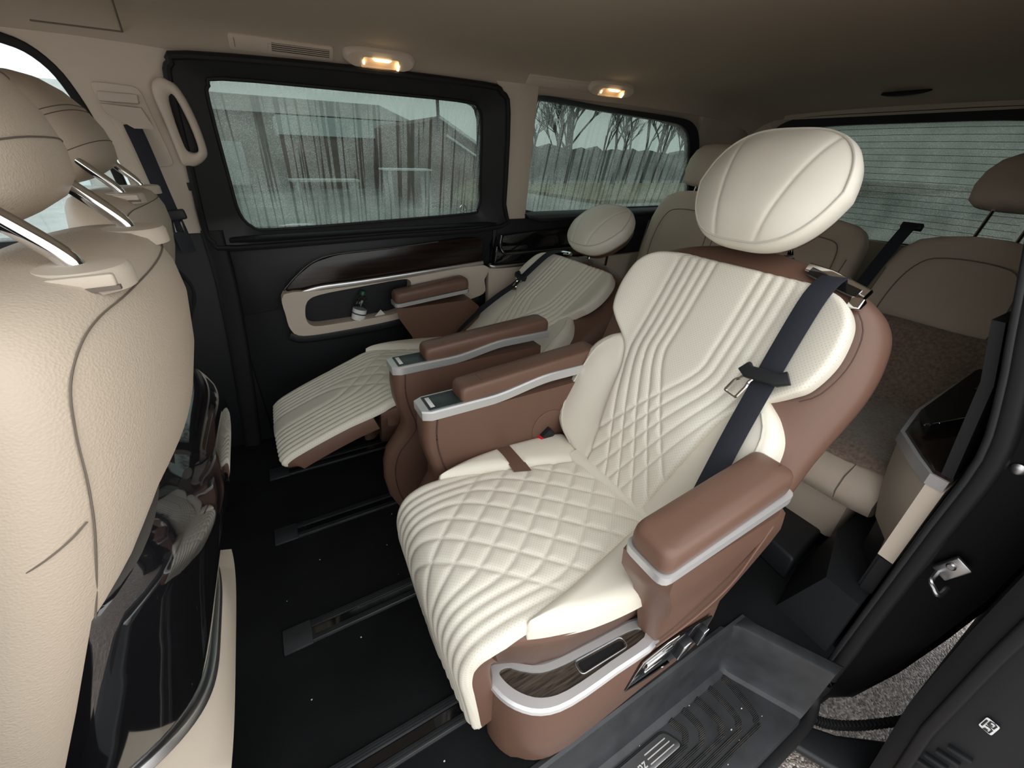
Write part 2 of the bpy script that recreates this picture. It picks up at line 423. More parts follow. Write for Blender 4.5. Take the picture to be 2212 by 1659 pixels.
build('lining', prism([(-.165, 1.95, .0), (-.235, 1.95, .10), (-.165, 1.95, .55), (-.15, 1.95, .90), (1.03, 1.95, .90), (.945, 1.95, .70), (.93, 1.95, .55), (.93, 1.95, .0)], (0, .04, 0), .004), 'black_trim', d1)
build('upper_lining', prism([(-.148, 1.942, .60), (-.15, 1.942, .885), (1.02, 1.942, .885), (.95, 1.942, .735), (.1, 1.942, .70), (0, 1.942, .612)], (0, .03, 0), .004), 'black_plastic', d1)
build('waist_sill', prism([(-.12, 1.905, .905), (1.01, 1.905, .915), (1.02, 1.942, .885), (-.13, 1.942, .865)], (0, .02, .012), .006), 'black_plastic', d1)
build('edge_strip', sweep(smooth_path([(-.165, 1.925, .94), (-.17, 1.925, .75), (-.20, 1.925, .45), (-.245, 1.925, .10), (-.26, 1.92, .0)], 4), rrect(.02, .035, .015), up=(1, 0, 0)), 'rubber', d1)
# wood band with chrome strip
wb = rpoly([(.014, 1.912, .689), (.074, 1.912, .748), (.15, 1.912, .80), (.25, 1.912, .824), (.487, 1.912, .833), (.825, 1.912, .856), (.935, 1.912, .852), (.93, 1.912, .732), (.473, 1.912, .708), (.172, 1.912, .694)], .03)
build('wood_band', prism(wb, (0, .035, 0), .006, 3), 'door_wood', d1)
build('bright_edge', tube(smooth_path([(.02, 1.911, .70), (.074, 1.911, .75), (.15, 1.911, .802), (.25, 1.911, .826), (.487, 1.911, .835), (.70, 1.911, .848)], 4), .0016, 6), 'steel', d1)
build('chrome_strip', sweep(smooth_path([(.085, 1.897, .684), (.16, 1.897, .697), (.30, 1.897, .701), (.473, 1.897, .709), (.70, 1.897, .722), (.925, 1.899, .735)], 4), rrect(.007, .011, .006), up=(0, 0, 1)), 'silver', d1)
po = smooth_path([(.014, 1.885, .688), (.003, 1.885, .60), (.008, 1.885, .535), (.045, 1.885, .500), (.2, 1.885, .497), (.444, 1.885, .509), (.7, 1.885, .545), (.915, 1.885, .575), (.925, 1.885, .65), (.925, 1.885, .725), (.473, 1.885, .698), (.16, 1.885, .688)], 3, True)
ph = smooth_path([(.077, 1.885, .60), (.095, 1.885, .648), (.147, 1.885, .670), (.30, 1.885, .684), (.50, 1.885, .698), (.538, 1.885, .69), (.545, 1.885, .665), (.53, 1.885, .605), (.50, 1.885, .565), (.44, 1.885, .538), (.2, 1.885, .533), (.105, 1.885, .535), (.078, 1.885, .558)], 3, True)
pk = build('pocket_surround', ring(po, ph, (0, .066, 0), 110), 'beige_plastic', d1)
tag(pk, 'beige surround of the door pocket')
build('pocket_lower_lip', sweep(smooth_path([(.0, 1.915, .50), (.06, 1.91, .478), (.3, 1.91, .478), (.6, 1.91, .50), (.9, 1.91, .55)], 4), rrect(.012, .02, .01), up=(0, 0, 1)), 'black_plastic', d1)
build('latch_button', lathe([(.006, 0), (.008, .004), (.005, .012), (.0, .013)], (.02, 1.93, .905), (0, -1, .3), 10), 'chrome', d1)
win1 = build('window_1', prism([(p[0], p[1]+.025, p[2]) for p in resample(wo, 150)], (0, .004, 0)), 'wet_glass', smooth=False)
struct(tag(win1, 'rain-streaked tinted pane of the far sliding door', 'window'))
rg = build('pane_mark', tube([(.84+.016*math.cos(a*math.pi/8), FY(.985+.016*math.sin(a*math.pi/8))+.02, .985+.016*math.sin(a*math.pi/8)) for a in range(16)], .0022, 5, True, up=(0, 1, 0)), 'silver', win1)

# --- far rear quarter: window and lining
w2o = smooth_path(fw([(1.175, .972), (1.14, 1.38), (1.148, 1.412), (1.175, 1.424), (1.505, 1.408), (1.96, 1.388), (2.10, 1.37), (2.19, 1.31), (2.28, 1.17), (2.40, .985), (2.38, .968), (1.8, .966)]), 3, True)
w2f = smooth_path(fw([(1.173, .955), (1.138, 1.38), (1.145, 1.420), (1.172, 1.438), (1.505, 1.424), (1.97, 1.41), (2.14, 1.392), (2.245, 1.32), (2.34, 1.17), (2.47, .985), (2.44, .945), (1.8, .95)], .006), 3, True)
tr2 = build('trim_1', ring(w2f, w2o, (0, .04, 0), 120, inner_shift=(0, .01, 0)), 'black_plastic')
struct(tag(tr2, 'black rim of the far rear side window', 'window rim'))
win2 = build('window_2', prism([(p[0], p[1]+.022, p[2]) for p in resample(w2o, 150)], (0, .004, 0)), 'wet_glass', smooth=False)
struct(tag(win2, 'rain-streaked tinted pane of the far rear quarter', 'window'))
qp = empty('quarter_panel', (1.5, 1.93, 0)); struct(tag(qp, 'black far rear side lining with gloss tray and chrome strip', 'side lining'))
build('sill_ledge', prism([(1.165, 1.935, .95), (1.18, 1.89, .935), (1.25, 1.885, .915), (2.4, 1.885, .93), (2.45, 1.935, .95)], (0, 0, .012), .004), 'black_plastic', qp)
build('upper_lining', prism([(1.035, 1.93, .955), (1.17, 1.93, .955), (1.22, 1.93, .93), (2.45, 1.93, .93), (2.45, 1.93, .83), (1.01, 1.93, .82)], (0, .03, 0), .004), 'black_trim', qp)
build('gloss_tray', prism(rpoly([(.985, 1.90, .715), (1.015, 1.90, .86), (1.5, 1.90, .88), (1.9, 1.90, .88), (1.9, 1.90, .72)], .03), (0, .05, 0), .006), 'gloss_black', qp)
build('tray_lip', sweep(smooth_path([(1.02, 1.896, .862), (1.012, 1.89, .82), (1.02, 1.875, .785), (1.06, 1.87, .775), (1.25, 1.87, .775), (1.6, 1.87, .78)], 4), rrect(.006, .02, .005), up=(0, 1, 0)), 'gloss_black', qp)
build('bright_edge', tube(smooth_path([(1.024, 1.895, .862), (1.012, 1.889, .83), (1.012, 1.88, .80), (1.03, 1.868, .785)], 4), .0022, 6), 'chrome', qp)
build('chrome_strip', sweep(smooth_path([(.965, 1.905, .722), (.99, 1.89, .71), (1.2, 1.89, .708), (1.7, 1.89, .715)], 4), rrect(.007, .008, .004), up=(0, 0, 1)), 'silver', qp)
build('lower_lining', prism([(.955, 1.91, .25), (.962, 1.91, .70), (2.3, 1.91, .70), (2.3, 1.91, .25)], (0, .04, 0), .006), 'beige_plastic', qp)

# --- front far door: window opening with clear glass
win3 = build('window_3', prism([(-1.2, 1.93, .92), (-.36, 1.93, .94), (-.37, 1.865, 1.20), (-.40, 1.82, 1.375), (-.45, 1.81, 1.42), (-.55, 1.80, 1.445), (-1.1, 1.80, 1.445)], (0, .005, 0)), 'front_glass', smooth=False)
struct(tag(win3, 'clear wet front side window beyond the beige headrests', 'window'))
tf = build('trim_2', sweep(smooth_path([(-.36, 1.91, .95), (-.365, 1.87, 1.20), (-.38, 1.835, 1.33), (-.41, 1.815, 1.40), (-.47, 1.80, 1.435), (-.6, 1.795, 1.447), (-1.1, 1.795, 1.447)], 4), rrect(.012, .012, .005), up=(0, 1, 0)), 'rubber')
struct(tag(tf, 'black seal round the front side window', 'window seal'))
# --- front end: dashboard mass, scuttle and windscreen pillars
dash = build('trim_3', loft([[(-1.15, y, .30), (-1.12, y, .70), (-1.22, y, .86), (-1.5, y, .90), (-1.6, y, .30)] for y in (.12, 2.0)]), 'black_plastic')
struct(tag(dash, 'black dashboard at the front of the van', 'dashboard'))
wf = build('wall_front', join(box((-1.62, .10, -.04), (-1.55, 2.02, .9)), prism([(-1.5, 1.98, .9), (-1.5, 1.93, .9), (-1.25, 1.78, 1.46), (-1.2, 1.84, 1.46)], (.1, 0, 0)), prism([(-1.5, .13, .9), (-1.5, .18, .9), (-1.25, .33, 1.46), (-1.2, .28, 1.46)], (.1, 0, 0))), 'black_trim')
struct(tag(wf, 'front bulkhead and windscreen posts', 'wall'))

# --- rear: tailgate, rear window
def rw(y, z): return (2.70-.30*(z-1.0)*.35, y, z)
go = [rw(y, z) for y, z in ((.5, .92), (.5, 1.25), (.545, 1.345), (.66, 1.386), (1.058, 1.392), (1.456, 1.386), (1.571, 1.345), (1.62, 1.25), (1.62, .92))]
fo = [rw(y, z) for y, z in ((.42, .86), (.42, 1.30), (.46, 1.385), (.60, 1.432), (1.058, 1.438), (1.516, 1.432), (1.656, 1.385), (1.70, 1.30), (1.70, .86))]
tg = build('tailgate_frame', ring(smooth_path(fo, 4, True), smooth_path(go, 4, True), (.05, 0, 0), 110, inner_shift=(.012, 0, 0)), 'black_plastic')
struct(tag(tg, 'black rim of the rear window', 'window rim'))
win4 = build('window_4', prism([(p[0]+.03, p[1], p[2]) for p in resample(smooth_path(go, 4, True), 60)], (.004, 0, 0)), 'wet_glass_rear', smooth=False)
struct(tag(win4, 'dark tinted rear window with heating wires', 'window'))
for i in range(17):
    z = .935+.027*i
    hw = .53 if z < 1.30 else .48
    build('heating_wire', tube([(rw(0, z)[0]+.024, 1.058+hw*t, z+.006*(1-t*t)) for t in (-1, -.5, 0, .5, 1)], .0009, 4), 'seam_dark', win4)
wr = build('wall_rear', join(box((2.70, .10, -.04), (2.76, 2.02, .88)), prism([(2.70, .10, .88), (2.70, .46, .88), (2.70, .46, 1.34), (2.66, .58, 1.43), (2.66, .58, 1.56), (2.66, .3, 1.56)], (.06, 0, 0)),
          prism([(2.70, 2.02, .88), (2.70, 1.66, .88), (2.70, 1.66, 1.34), (2.66, 1.54, 1.43), (2.66, 1.54, 1.56), (2.66, 1.82, 1.56)], (.06, 0, 0)), box((2.655, .5, 1.425), (2.72, 1.62, 1.56))), 'headliner')
struct(tag(wr, 'dark beige lining round the tailgate', 'wall'))
gh = build('tailgate_grip', lathe([(.0, 0), (.085, 0), (.09, .006), (.07, .012), (.0, .013)], (2.5, 1.03, 1.498), (.15, 0, -1), 24), 'black_plastic')
for v in gh.data.vertices: v.co.x *= .35
tag(gh, 'dark oval grip recess in the headliner above the rear window', 'grip recess')

# --- near side: wall behind the door opening, jamb, seal, body skin
def NY(z): return .10 if z < .7 else (.10+.08*(z-.7)/.14*.35 if z < .84 else .13+(.07)*(z-.84)/.235) if z < 1.075 else .20+.10*(z-1.075)/.33
zs = [-.38, -.2, 0, .35, .6, .7, .84, 1.0, 1.075, 1.25, 1.40, 1.47]
SK = [(-.40, .075), (-.35, .06), (-.28, .052), (-.2, .015), (0, -.02), (.20, -.042), (.36, -.055), (.7, -.06), (.95, -.03), (1.2, .05), (1.40, .14), (1.52, .25)]
def skin(z): return interp(z, SK)
jl = []
zz = [-.38, -.33, -.28, -.2, -.1, 0, .2, .36, .5, .7, .84, 1.0, 1.075, 1.25, 1.40, 1.46]
for z in zz:
    yo, yi = skin(z), NY(z)+.005
    jl.append([(1.20, yi, z), (1.215, yi-.3*(yi-yo), z), (1.225, yi-.5*(yi-yo), z), (1.235, yo+.012, z), (1.25, yo, z), (2.75, yo, z), (2.75, yi, z)])
jb = build('wall_right', loft(jl), 'paint_black')
struct(tag(jb, 'gloss black body side and door jamb behind the near door opening', 'wall'))
seal = [(1.185, NY(z)-.024, z) for z in (1.40, 1.25, 1.075, .95, .84, .7, .5, .3, .1, -.05, -.17)]+[(1.17, .075, -.235), (1.12, .055, -.262), (1.0, .048, -.268), (.4, .048, -.268), (-.3, .048, -.268)]
so = build('trim_4', sweep(smooth_path(seal, 4), rrect(.017, .026, .012), up=(1, 0, 0), ups=[(1, 0, 0)]*33+[(0, 0, 1)]*28), 'rubber')
struct(tag(so, 'black rubber seal round the near door opening', 'door seal'))
s2 = build('trim_5', sweep(smooth_path([(1.172, NY(z)-.006, z) for z in (1.40, 1.25, 1.075, .95, .84, .7, .5, .3, .1, -.05, -.18)], 3), rrect(.007, .012, .005), up=(1, 0, 0)), 'black_plastic')
struct(tag(s2, 'black inner lip of the near door opening', 'door seal'))
# near side inner lining behind the opening
nl = build('side_lining', loft([[(1.19, NY(z)+.01, z), (1.19, NY(z)+.035, z), (2.72, NY(z)+.035+(.06 if .3 < z < .6 else .02), z), (2.72, NY(z)+.01, z)] for z in (-.05, .2, .34)]), 'black_trim')
struct(tag(nl, 'black lower lining behind the near door opening', 'side lining'))
ul = build('upper_side_lining', loft([[(1.19, NY(z)+.01, z), (1.19, NY(z)+.03, z), (2.72, NY(z)+.05, z), (2.72, NY(z)+.01, z)] for z in (.62, .84, .96)]), 'black_trim')
struct(tag(ul, 'black upper lining above the near rear armrest', 'side lining'))
# near rear window wall (pillar + quarter) above belt, mostly out of view
nq = build('near_quarter_lining', join(loft([[(1.19, NY(z)-.02, z), (1.19, NY(z)+.004, z), (1.32, NY(z)+.004, z), (1.32, NY(z)-.02, z)] for z in (.96, 1.2, 1.46)]),
                                      loft([[(2.3, NY(z)+.01, z), (2.3, NY(z)+.03, z), (2.72, NY(z)+.03, z), (2.72, NY(z)+.01, z)] for z in (.96, 1.2, 1.46)])), 'headliner')
struct(tag(nq, 'beige pillar linings behind the near door opening', 'side lining'))
win5 = build('window_5', loft([[(1.32, NY(z)+.012, z), (1.32, NY(z)+.016, z), (2.3, NY(z)+.016, z), (2.3, NY(z)+.012, z)] for z in (.96, 1.2, 1.42)]), 'wet_glass', smooth=False)
struct(tag(win5, 'tinted pane of the near rear quarter', 'window'))
# near front door + pillar (beside the front seat, outside the frame)
nf = build('wall_near_front', join(box((-1.5, .06, -.3), (-.28, .12, .93)), loft([[(-.42, NY(z)-.02, z), (-.42, NY(z)+.03, z), (-.28, NY(z)+.03, z), (-.28, NY(z)-.02, z)] for z in (.93, 1.1, 1.25, 1.46)])), 'black_trim')
struct(tag(nf, 'near front door and pillar beside the front seat', 'wall'))
nr = build('near_roof_rail', sweep([(-1.4, .30, 1.46), (2.7, .30, 1.46)], rrect(.035, .03, .02), up=(0, 0, 1)), 'headliner')
struct(tag(nr, 'beige roof rail above the near door opening', 'roof rail'))
roof = build('roof_skin', box((-1.5, .24, 1.585), (2.74, 1.88, 1.60)), 'paint_black'); struct(tag(roof, 'black outer roof skin', 'roof'))
sillb = build('sill', join(box((-.3, .07, -.36), (1.2, .29, -.27)), box((-.3, .28, -.36), (1.2, .34, -.04))), 'paint_black'); struct(tag(sillb, 'black door sill under the step', 'sill'))

# --- rubber step liner with treads
def xe(y): return .955+(.285-y)*.52
prof = [(.302, .003), (.292, .006), (.284, .002), (.278, -.03), (.270, -.16), (.262, -.187), (.245, -.2), (.15, -.2), (.075, -.2), (.062, -.204), (.058, -.23), (.058, -.262)]
L = []
for x in (-.28, 0, .3, .6, .8):
    L.append([(x, y, z) for y, z in prof])
L.append([(xe(y)-.02, y, z) for y, z in prof])
V1 = loft(L, False, False, False)
def rz(z, t):
    return z+(.004-z)*t
rearw = loft([[(xe(y)-.02+dx, y, rz(z, t) if z < 0 else z) for y, z in prof[1:10]] for t, dx in ((0, 0), (.03, .014), (.12, .022), (.5, .026), (.9, .030), (.985, .034), (1, .042), (1, .075), (.97, .085))], False, False, False)
sm = build('step_liner', join(V1, rearw), 'mat_rubber', angle=32)
tag(sm, 'black rubber step liner with curved treads inside the near doorway', 'step liner')
mt = mat('tread', (.028, .028, .028), .7, spec=.3); nt, b = nodes(mt)
tc = nt.nodes.new('ShaderNodeTexCoord'); wv = nt.nodes.new('ShaderNodeTexWave'); wv.bands_direction = 'Y'; wv.inputs['Scale'].default_value = 85
bn = nt.nodes.new('ShaderNodeBump'); bn.inputs['Strength'].default_value = 1; bn.inputs['Distance'].default_value = .002
nt.links.new(tc.outputs['Object'], wv.inputs[0]); nt.links.new(wv.outputs['Fac'], bn.inputs['Height']); nt.links.new(bn.outputs[0], b.inputs['Normal'])
no = nt.nodes.new('ShaderNodeTexNoise'); no.inputs['Scale'].default_value = 25; rr = nt.nodes.new('ShaderNodeValToRGB')
rr.color_ramp.elements[0].color = (.02, .02, .021, 1); rr.color_ramp.elements[1].color = (.075, .066, .055, 1); rr.color_ramp.elements[0].position = .4
nt.links.new(tc.outputs['Object'], no.inputs[0]); nt.links.new(no.outputs['Fac'], rr.inputs[0]); nt.links.new(rr.outputs[0], b.inputs['Base Color'])
for (x0, xc, yc_) in ((.71, .728, .186), (.763, .775, .169), (.82, .836, .152), (.88, .89, .136), (.943, .945, .118)):
    sc_t = None
    pth = smooth_path([(x0, .244, -.1995), (x0+.006, .226, -.1995), (xc-.003, yc_+.02, -.1995), (xc-.022, yc_+.003, -.1995), (xc-.06, yc_-.006, -.1995), (.4, yc_-.008, -.1995), (-.1, yc_-.008, -.1995)], 5)
    build('tread', sweep(pth, rrect(.0105, .0022, .001, 2), up=(0, 0, 1), scale=[1 if k < 8 else max(.56, 1-.055*(k-8)) for k in range(len(pth))]), 'tread', sm)
# engraved brand plate let into the step
pl = build('sill_plate', prism(rpoly([(.05, .189, -.2), (.05, .236, -.2), (.672, .236, -.2), (.697, .189, -.2)], .018, 6), (0, 0, .0035), .0012), 'steel')
tag(pl, 'brushed steel sill plate let into the black step liner', 'sill plate')
MAT['plate_bright'] = mat('plate_bright', (.85, .85, .84), .3, metal=.6)
build('plate_rim', tube([(p[0], p[1], -.1985) for p in rpoly([(.046, .186, 0), (.046, .239, 0), (.674, .239, 0), (.701, .186, 0)], .02, 6)], .0022, 6, True), 'rubber', pl)
for y, xa, xb in ((.223, .585, .663), (.212, .586, .669), (.2005, .586, .675)):
    build('plate_line', box((xa, y-.0011, -.1968), (xb, y+.0011, -.1958)), 'plate_bright', pl)
def text_obj(s, size, loc, rot, material, parent, ext=.0004, align='LEFT', name='lettering', shear=0):
    cu = bpy.data.curves.new(name, 'FONT'); cu.body = s; cu.size = size; cu.extrude = ext; cu.align_x = align; cu.shear = shear
    t = bpy.data.objects.new(name, cu); COL.objects.link(t)
    dg = bpy.context.evaluated_depsgraph_get(); me = bpy.data.meshes.new_from_object(t.evaluated_get(dg)); me.name = name
    bpy.data.objects.remove(t)
    o = bpy.data.objects.new(name, me); COL.objects.link(o); me.materials.clear(); me.materials.append(MAT[material])
    M = Matrix.Translation(Vector(loc)-ORG[parent]) @ rot
    for v in me.vertices: v.co = M @ v.co
    o.parent = parent; return o
text_obj('Mercedes-Benz', .031, (.577, .201, -.196), Matrix.Identity(4), 'plate_bright', pl, align='RIGHT')

# --- open sliding door hanging outside, drag chain and lower arm
STK = [(1.0795, -.1453, .1937), (1.0795, -.1447, .2273), (1.0795, -.166, .1919)]
od = empty('sliding_door', (1.6, -.15, -.36)); tag(od, 'open near sliding door slid back outside the doorway', 'door')
dl = []
DI = [(-.36, -.10), (-.2, -.092), (.08, -.062), (.36, -.052), (.54, -.05), (.8, -.05), (1.1, .0), (1.3, .06)]
for z, y in DI: dl.append([(1.10, y, z), (1.085, y-.03, z), (1.085, y-.2, z), (1.10, y-.24, z), (2.15, y-.24, z), (2.15, y, z)])
build('door_shell', loft(dl), 'black_plastic', od)
build('edge_seal', sweep([(1.082, y-.045, z) for z, y in DI], rrect(.012, .012, .006), up=(1, 0, 0)), 'rubber', od)
build('inner_ridge', sweep([(1.075, y-.19, z) for z, y in DI[1:]], rrect(.012, .012, .006), up=(1, 0, 0)), 'rubber', od)
SL, ST, SB_ = Vector(STK[0]), Vector(STK[1]), Vector(STK[2])
e1, e2 = ST-SL, SB_-SL
st = build('warning_sticker', prism(rpoly([SL, ST, ST+e2, SB_], .004, 3), (-.0008, 0, 0)), 'label_white', od)
def sdir(u, v): return SL+e1*u+e2*v+Vector((-.0012, 0, 0))
for pts in ([(.2, .15), (.82, .15)], [(.58, .36), (.60, .78), (.90, .80), (.97, .6), (.92, .36), (.58, .36)], [(.08, .34), (.10, .78), (.42, .80), (.48, .56), (.42, .32)], [(.18, .38), (.2, .62)], [(.70, .42), (.72, .62)]):
    build('print', tube([sdir(u, v) for u, v in pts], .0016, 5, up=(1, 0, 0)), 'print_black', st)
for k in range(4):
    build('clip', obox((1.08, -.16+.006*k, .09-.035*k), (.006, 0, 0), (0, .018, -.006), (0, .001, .004), .001), 'black_plastic', od)
build('lower_arm', prism([(1.015, .062, -.315), (1.11, .057, -.315), (1.17, -.01, -.315), (1.30, -.10, -.315), (1.12, -.12, -.315), (1.065, -.035, -.315)], (0, 0, .03), .012, 3), 'black_plastic', od)
dc = empty('drag_chain', (1.2, 0, -.31)); tag(dc, 'black scalloped cable chain looping from the sill to the open door', 'cable chain')
ch = smooth_path([(1.145, .072, -.27), (1.15, .045, -.285), (1.185, .012, -.29), (1.24, -.025, -.285), (1.31, -.06, -.28), (1.40, -.10, -.275)], 6)
proto = None
for a, bq in zip(ch[::1], ch[1::1]):
    mid = (a+bq)/2; d = (bq-a)
    if proto is None:
        proto = build('chain_link', obox(mid, d*.47, d.cross(Vector((0, 0, 1))).normalized()*.010, (0, 0, .016), .004), 'rubber', dc)
    else:
        o = build('chain_link', obox(mid, d*.47, d.cross(Vector((0, 0, 1))).normalized()*.010, (0, 0, .016), .004), 'rubber', dc)
# striker and bolts on jamb
sk = empty('door_striker', (1.21, .025, .38)); tag(sk, 'galvanised door striker bolted to the black jamb', 'striker')
build('plate', obox((1.207, .028, .41), (.006, .001, 0), (0, .016, .008), (0, -.012, .03), .004), 'steel', sk)
build('bolt', lathe([(.0, 0), (.008, 0), (.009, .004), (.006, .007), (0, .007)], (1.2, .03, .42), (-1, 0, 0), 12), 'steel', sk)
build('loop', tube(smooth_path([(1.205, .042, .385), (1.17, .040, .378), (1.165, .028, .366), (1.168, .016, .355), (1.205, .014, .36)], 4), .0055, 8), 'steel', sk)
bt = build('jamb_bolt', lathe([(.0, 0), (.012, 0), (.012, .004), (.007, .008), (0, .008)], (1.215, .045, .69), (-1, 0, 0), 14), 'steel'); tag(bt, 'small steel bolt high on the black jamb', 'bolt')

# ================================================================== SEAT RAILS
for k, (y, lab) in enumerate(((.485, 'floor rail nearest the doorway, running under the near recliner'), (.862, 'second floor rail from the doorway with a square end cap'), (1.272, 'third floor rail from the doorway, ending before the far recliner'), (1.64, 'floor rail farthest from the doorway, under the raised leg rest'))):
    x0 = -.62 if k == 0 else -.175
    r = empty('floor_rail', (x0, y, 0)); tag(r, 'black ' + lab, 'floor rail', 'seat rails in the floor')
    build('channel', box((x0, y-.011, .0005), (1.3, y+.011, .0025)), 'gloss_black', r)
    for s in (-1, 1):
        build('flange', box((x0, y+s*.024-.011, .0), (1.3, y+s*.024+.011, .0055), .001), 'mat_rubber', r)
        for q in range(3):
            build('ridge', box((x0, y+s*(.018+.006*q)-.0009, .005), (1.3, y+s*(.018+.006*q)+.0009, .0068)), 'steel' if (s < 0 and q == 2) else 'black_trim', r)
    if k: build('end_cap', box((x0-.03, y-.038, 0), (x0+.045, y+.038, .009), .004), 'mat_rubber', r)

# ================================================================== RECLINING CAPTAIN SEATS
def sstep(x, a, b):
    t = np.clip((x-a)/(b-a), 0, 1); return t*t*(3-2*t)
PAN = [(0, .113), (.087, .126), (.207, .147), (.274, .159), (.324, .182), (.358, .209), (.40, .258), (.43, .283), (.49, .296), (.553, .288), (.587, .270), (.612, .240), (.625, .205), (.632, .165)]
PAN = smooth_tab(PAN)
def captain(name, label, yc, s, th, leg):
    e = empty(name, (.5, yc, 0)); tag(e, label, 'seat', 'quilted recliners')
    T = lambda x, v, z: Vector((x, yc+s*v, z))
    P = lambda pts: [T(*p) for p in pts]
    AC = (0, s, 0)
    # ---------------- backrest
    Bd = Vector((math.sin(th), 0, math.cos(th))); Nn = Vector((-math.cos(th), 0, math.sin(th)))
    O = Vector((.62, yc, .274))+Bd*.175
    BK = lambda a, b, n: O+Vector((0, s*a, 0))+Bd*b+Nn*n
    W = [(-.10, .22), (-.02, .275), (.06, .318), (.16, .332), (.30, .335), (.45, .347), (.54, .337), (.60, .312), (.64, .26), (.67, .18), (.688, .09), (.692, .03)]
    W = smooth_tab(W, 5)
    loops = []
    for b, wd in W:
        tk = .07 if b < .6 else .07*(1-.55*((b-.6)/.092)**2)
        lp = []
        for i in range(40):
            a = 2*math.pi*i/40; c, sn = math.cos(a), math.sin(a)
            lp.append(BK(wd*math.copysign(abs(c)**.55, c), b, -.068+tk*math.copysign(abs(sn)**.7, sn)))
        loops.append(lp)
    shell = build('backrest', loft(loops), 'brown_leather', e, angle=60)
    tag(shell, 'brown leather backrest shell')
    L = []
    for sg in (1, -1):
        for i in range(5):
            a = .060+.027*i; bb = .362-.006*i; k = (.68, .60, .53, .46, .40)[i]
            L.append(chaikin([(sg*a, .70), (sg*a, bb+.06), (sg*a, bb), (sg*(a-k*.1), bb-.1), (sg*(a-k*.42), bb-.42)], 2))
    crown = lambda A, B: .030*sstep(np.abs(A), .17, .29)+.022*np.exp(-((B-.22)/.16)**2)*(1-sstep(np.abs(A), .10, .2)*.5)
    hw = lambda b: interp(b, PAN)
    v, f, uv = panel(lambda b: O+Bd*b+Nn*.016, lambda b: Nn, AC, lambda b: -hw(b), hw, -.035, .632, 170, 130, .014, .012, L, .0065, .0055, crown, .03)
    bp_ = build('backrest_panel', (v, f), 'quilt', e, uvs=uv, angle=80); tag(bp_, 'cream quilted backrest panel with crossing seams')
    BO = [(-.03, .12), (-.012, .19), (.02, .255), (.057, .288), (.10, .303), (.153, .309), (.22, .304), (.30, .292), (.345, .262), (.372, .225)]
    BO = smooth_tab(BO, 5)
    for sg in (1, -1):
        inn = lambda b: interp(b, PAN)-.012 if b < .33 else interp(b, PAN)-.02
        out = lambda b: max(interp(b, BO), inn(b)+.004)
        lf, rt = (inn, out) if sg > 0 else ((lambda b: -out(b)), (lambda b: -inn(b)))
        cr = lambda A, B: .026*sstep(np.abs(A), .13, .27)*(1-.5*sstep(np.abs(B-.15), .1, .24))
        v, f, uv = panel(lambda b: O+Bd*b+Nn*.014, lambda b: Nn, AC, lf, rt, -.03, .372, 60, 24, .026, .024, (), crown=cr, skirt=.05)
        bo = build('side_bolster', (v, f), 'white_leather', e, angle=80)
        pts = []
        for b in np.linspace(-.0, .345, 16):
            a = sg*(out(b)-.030); h = .015+float(cr(np.array([a]), np.array([b]))[0])
            pts.append(BK(a, b, h))
        build('piping', tube(pts, .0022, 6), 'seam_white', bo)
    # brown stitch line around upper wings
    for sg in (1, -1):
        pts = [BK(sg*(interp(b, PAN)+.013), b, .004) for b in np.linspace(.40, .60, 14)]
        build('stitching', tube(pts, .0014, 5), 'seam_brown', shell)
    # ---------------- headrest
    hb, hn = .785, .092
    def hout(t):
        c, sn = math.cos(t), math.sin(t)
        x = .172*math.copysign(abs(c)**.66, c); y = .132*math.copysign(abs(sn)**.74, sn)
        x *= 1-.10*(y/.132) if y > 0 else 1+.20*(y/.132)
        return x, y
    nr_, na_ = 22, 180; loops = []
    seamx = lambda y: .062+.10*(y/.122)*.22
    prof = [(k/14, None) for k in range(0, 15)]
    for k in range(0, 47):
        t = k/46; lp = []
        for i in range(na_):
            x, y = hout(2*math.pi*i/na_); x *= max(t, .004)*.93; y *= max(t, .004)*.93
            dome = .042*(1-t**2.6)
            g = 0
            for sg in (1, -1):
                sx_ = sg*(.076+.030*(y/.132)); g = max(g, math.exp(-abs(x-sx_)/.0035))
            lp.append(BK(x, hb+y, hn+dome-.0045*g*(1 if t < .98 else 0)))
        loops.append(lp)
    for n_, sc in ((-.010, .985), (-.022, 1.0), (-.045, .985), (-.06, .94)):
        loops.append([BK(hout(2*math.pi*i/na_)[0]*sc, hb+hout(2*math.pi*i/na_)[1]*sc, hn+n_) for i in range(na_)])
    hd = build('headrest', loft(loops), 'white_leather', e, angle=75); tag(hd, 'cream pillow headrest with two curved seams')
    build('piping', tube([BK(hout(2*math.pi*i/na_)[0]*.945, hb+hout(2*math.pi*i/na_)[1]*.945, hn+.0005) for i in range(na_)], .0022, 6, True, up=tuple(Nn)), 'seam_white', hd)
    loops = []
    for n_, sc in ((-.055, .90), (-.085, .86), (-.105, .68), (-.112, .3)):
        loops.append([BK(hout(2*math.pi*i/40)[0]*sc, hb+hout(2*math.pi*i/40)[1]*sc, hn+n_) for i in range(40)])
    build('headrest_back', loft(loops), 'brown_leather', hd, angle=70)
    for sg in (1, -1):
        build('headrest_post', tube([BK(sg*.06, .63, -.06), BK(sg*.06, .70, -.055), BK(sg*.06, .76, .0)], .007, 8), 'chrome', e)
        build('post_sleeve', tube([BK(sg*.06, .655, -.06), BK(sg*.06, .694, -.055)], .013, 10), 'black_plastic', e)
    # ---------------- belt guide, belt and tongue on the door side
    gd = build('belt_guide', join(sweep([BK(-.135, .667, -.012), BK(-.185, .660, -.008), BK(-.262, .640, -.012)], rrect(.010, .009, .004), up=tuple(Nn)),), 'chrome', e)
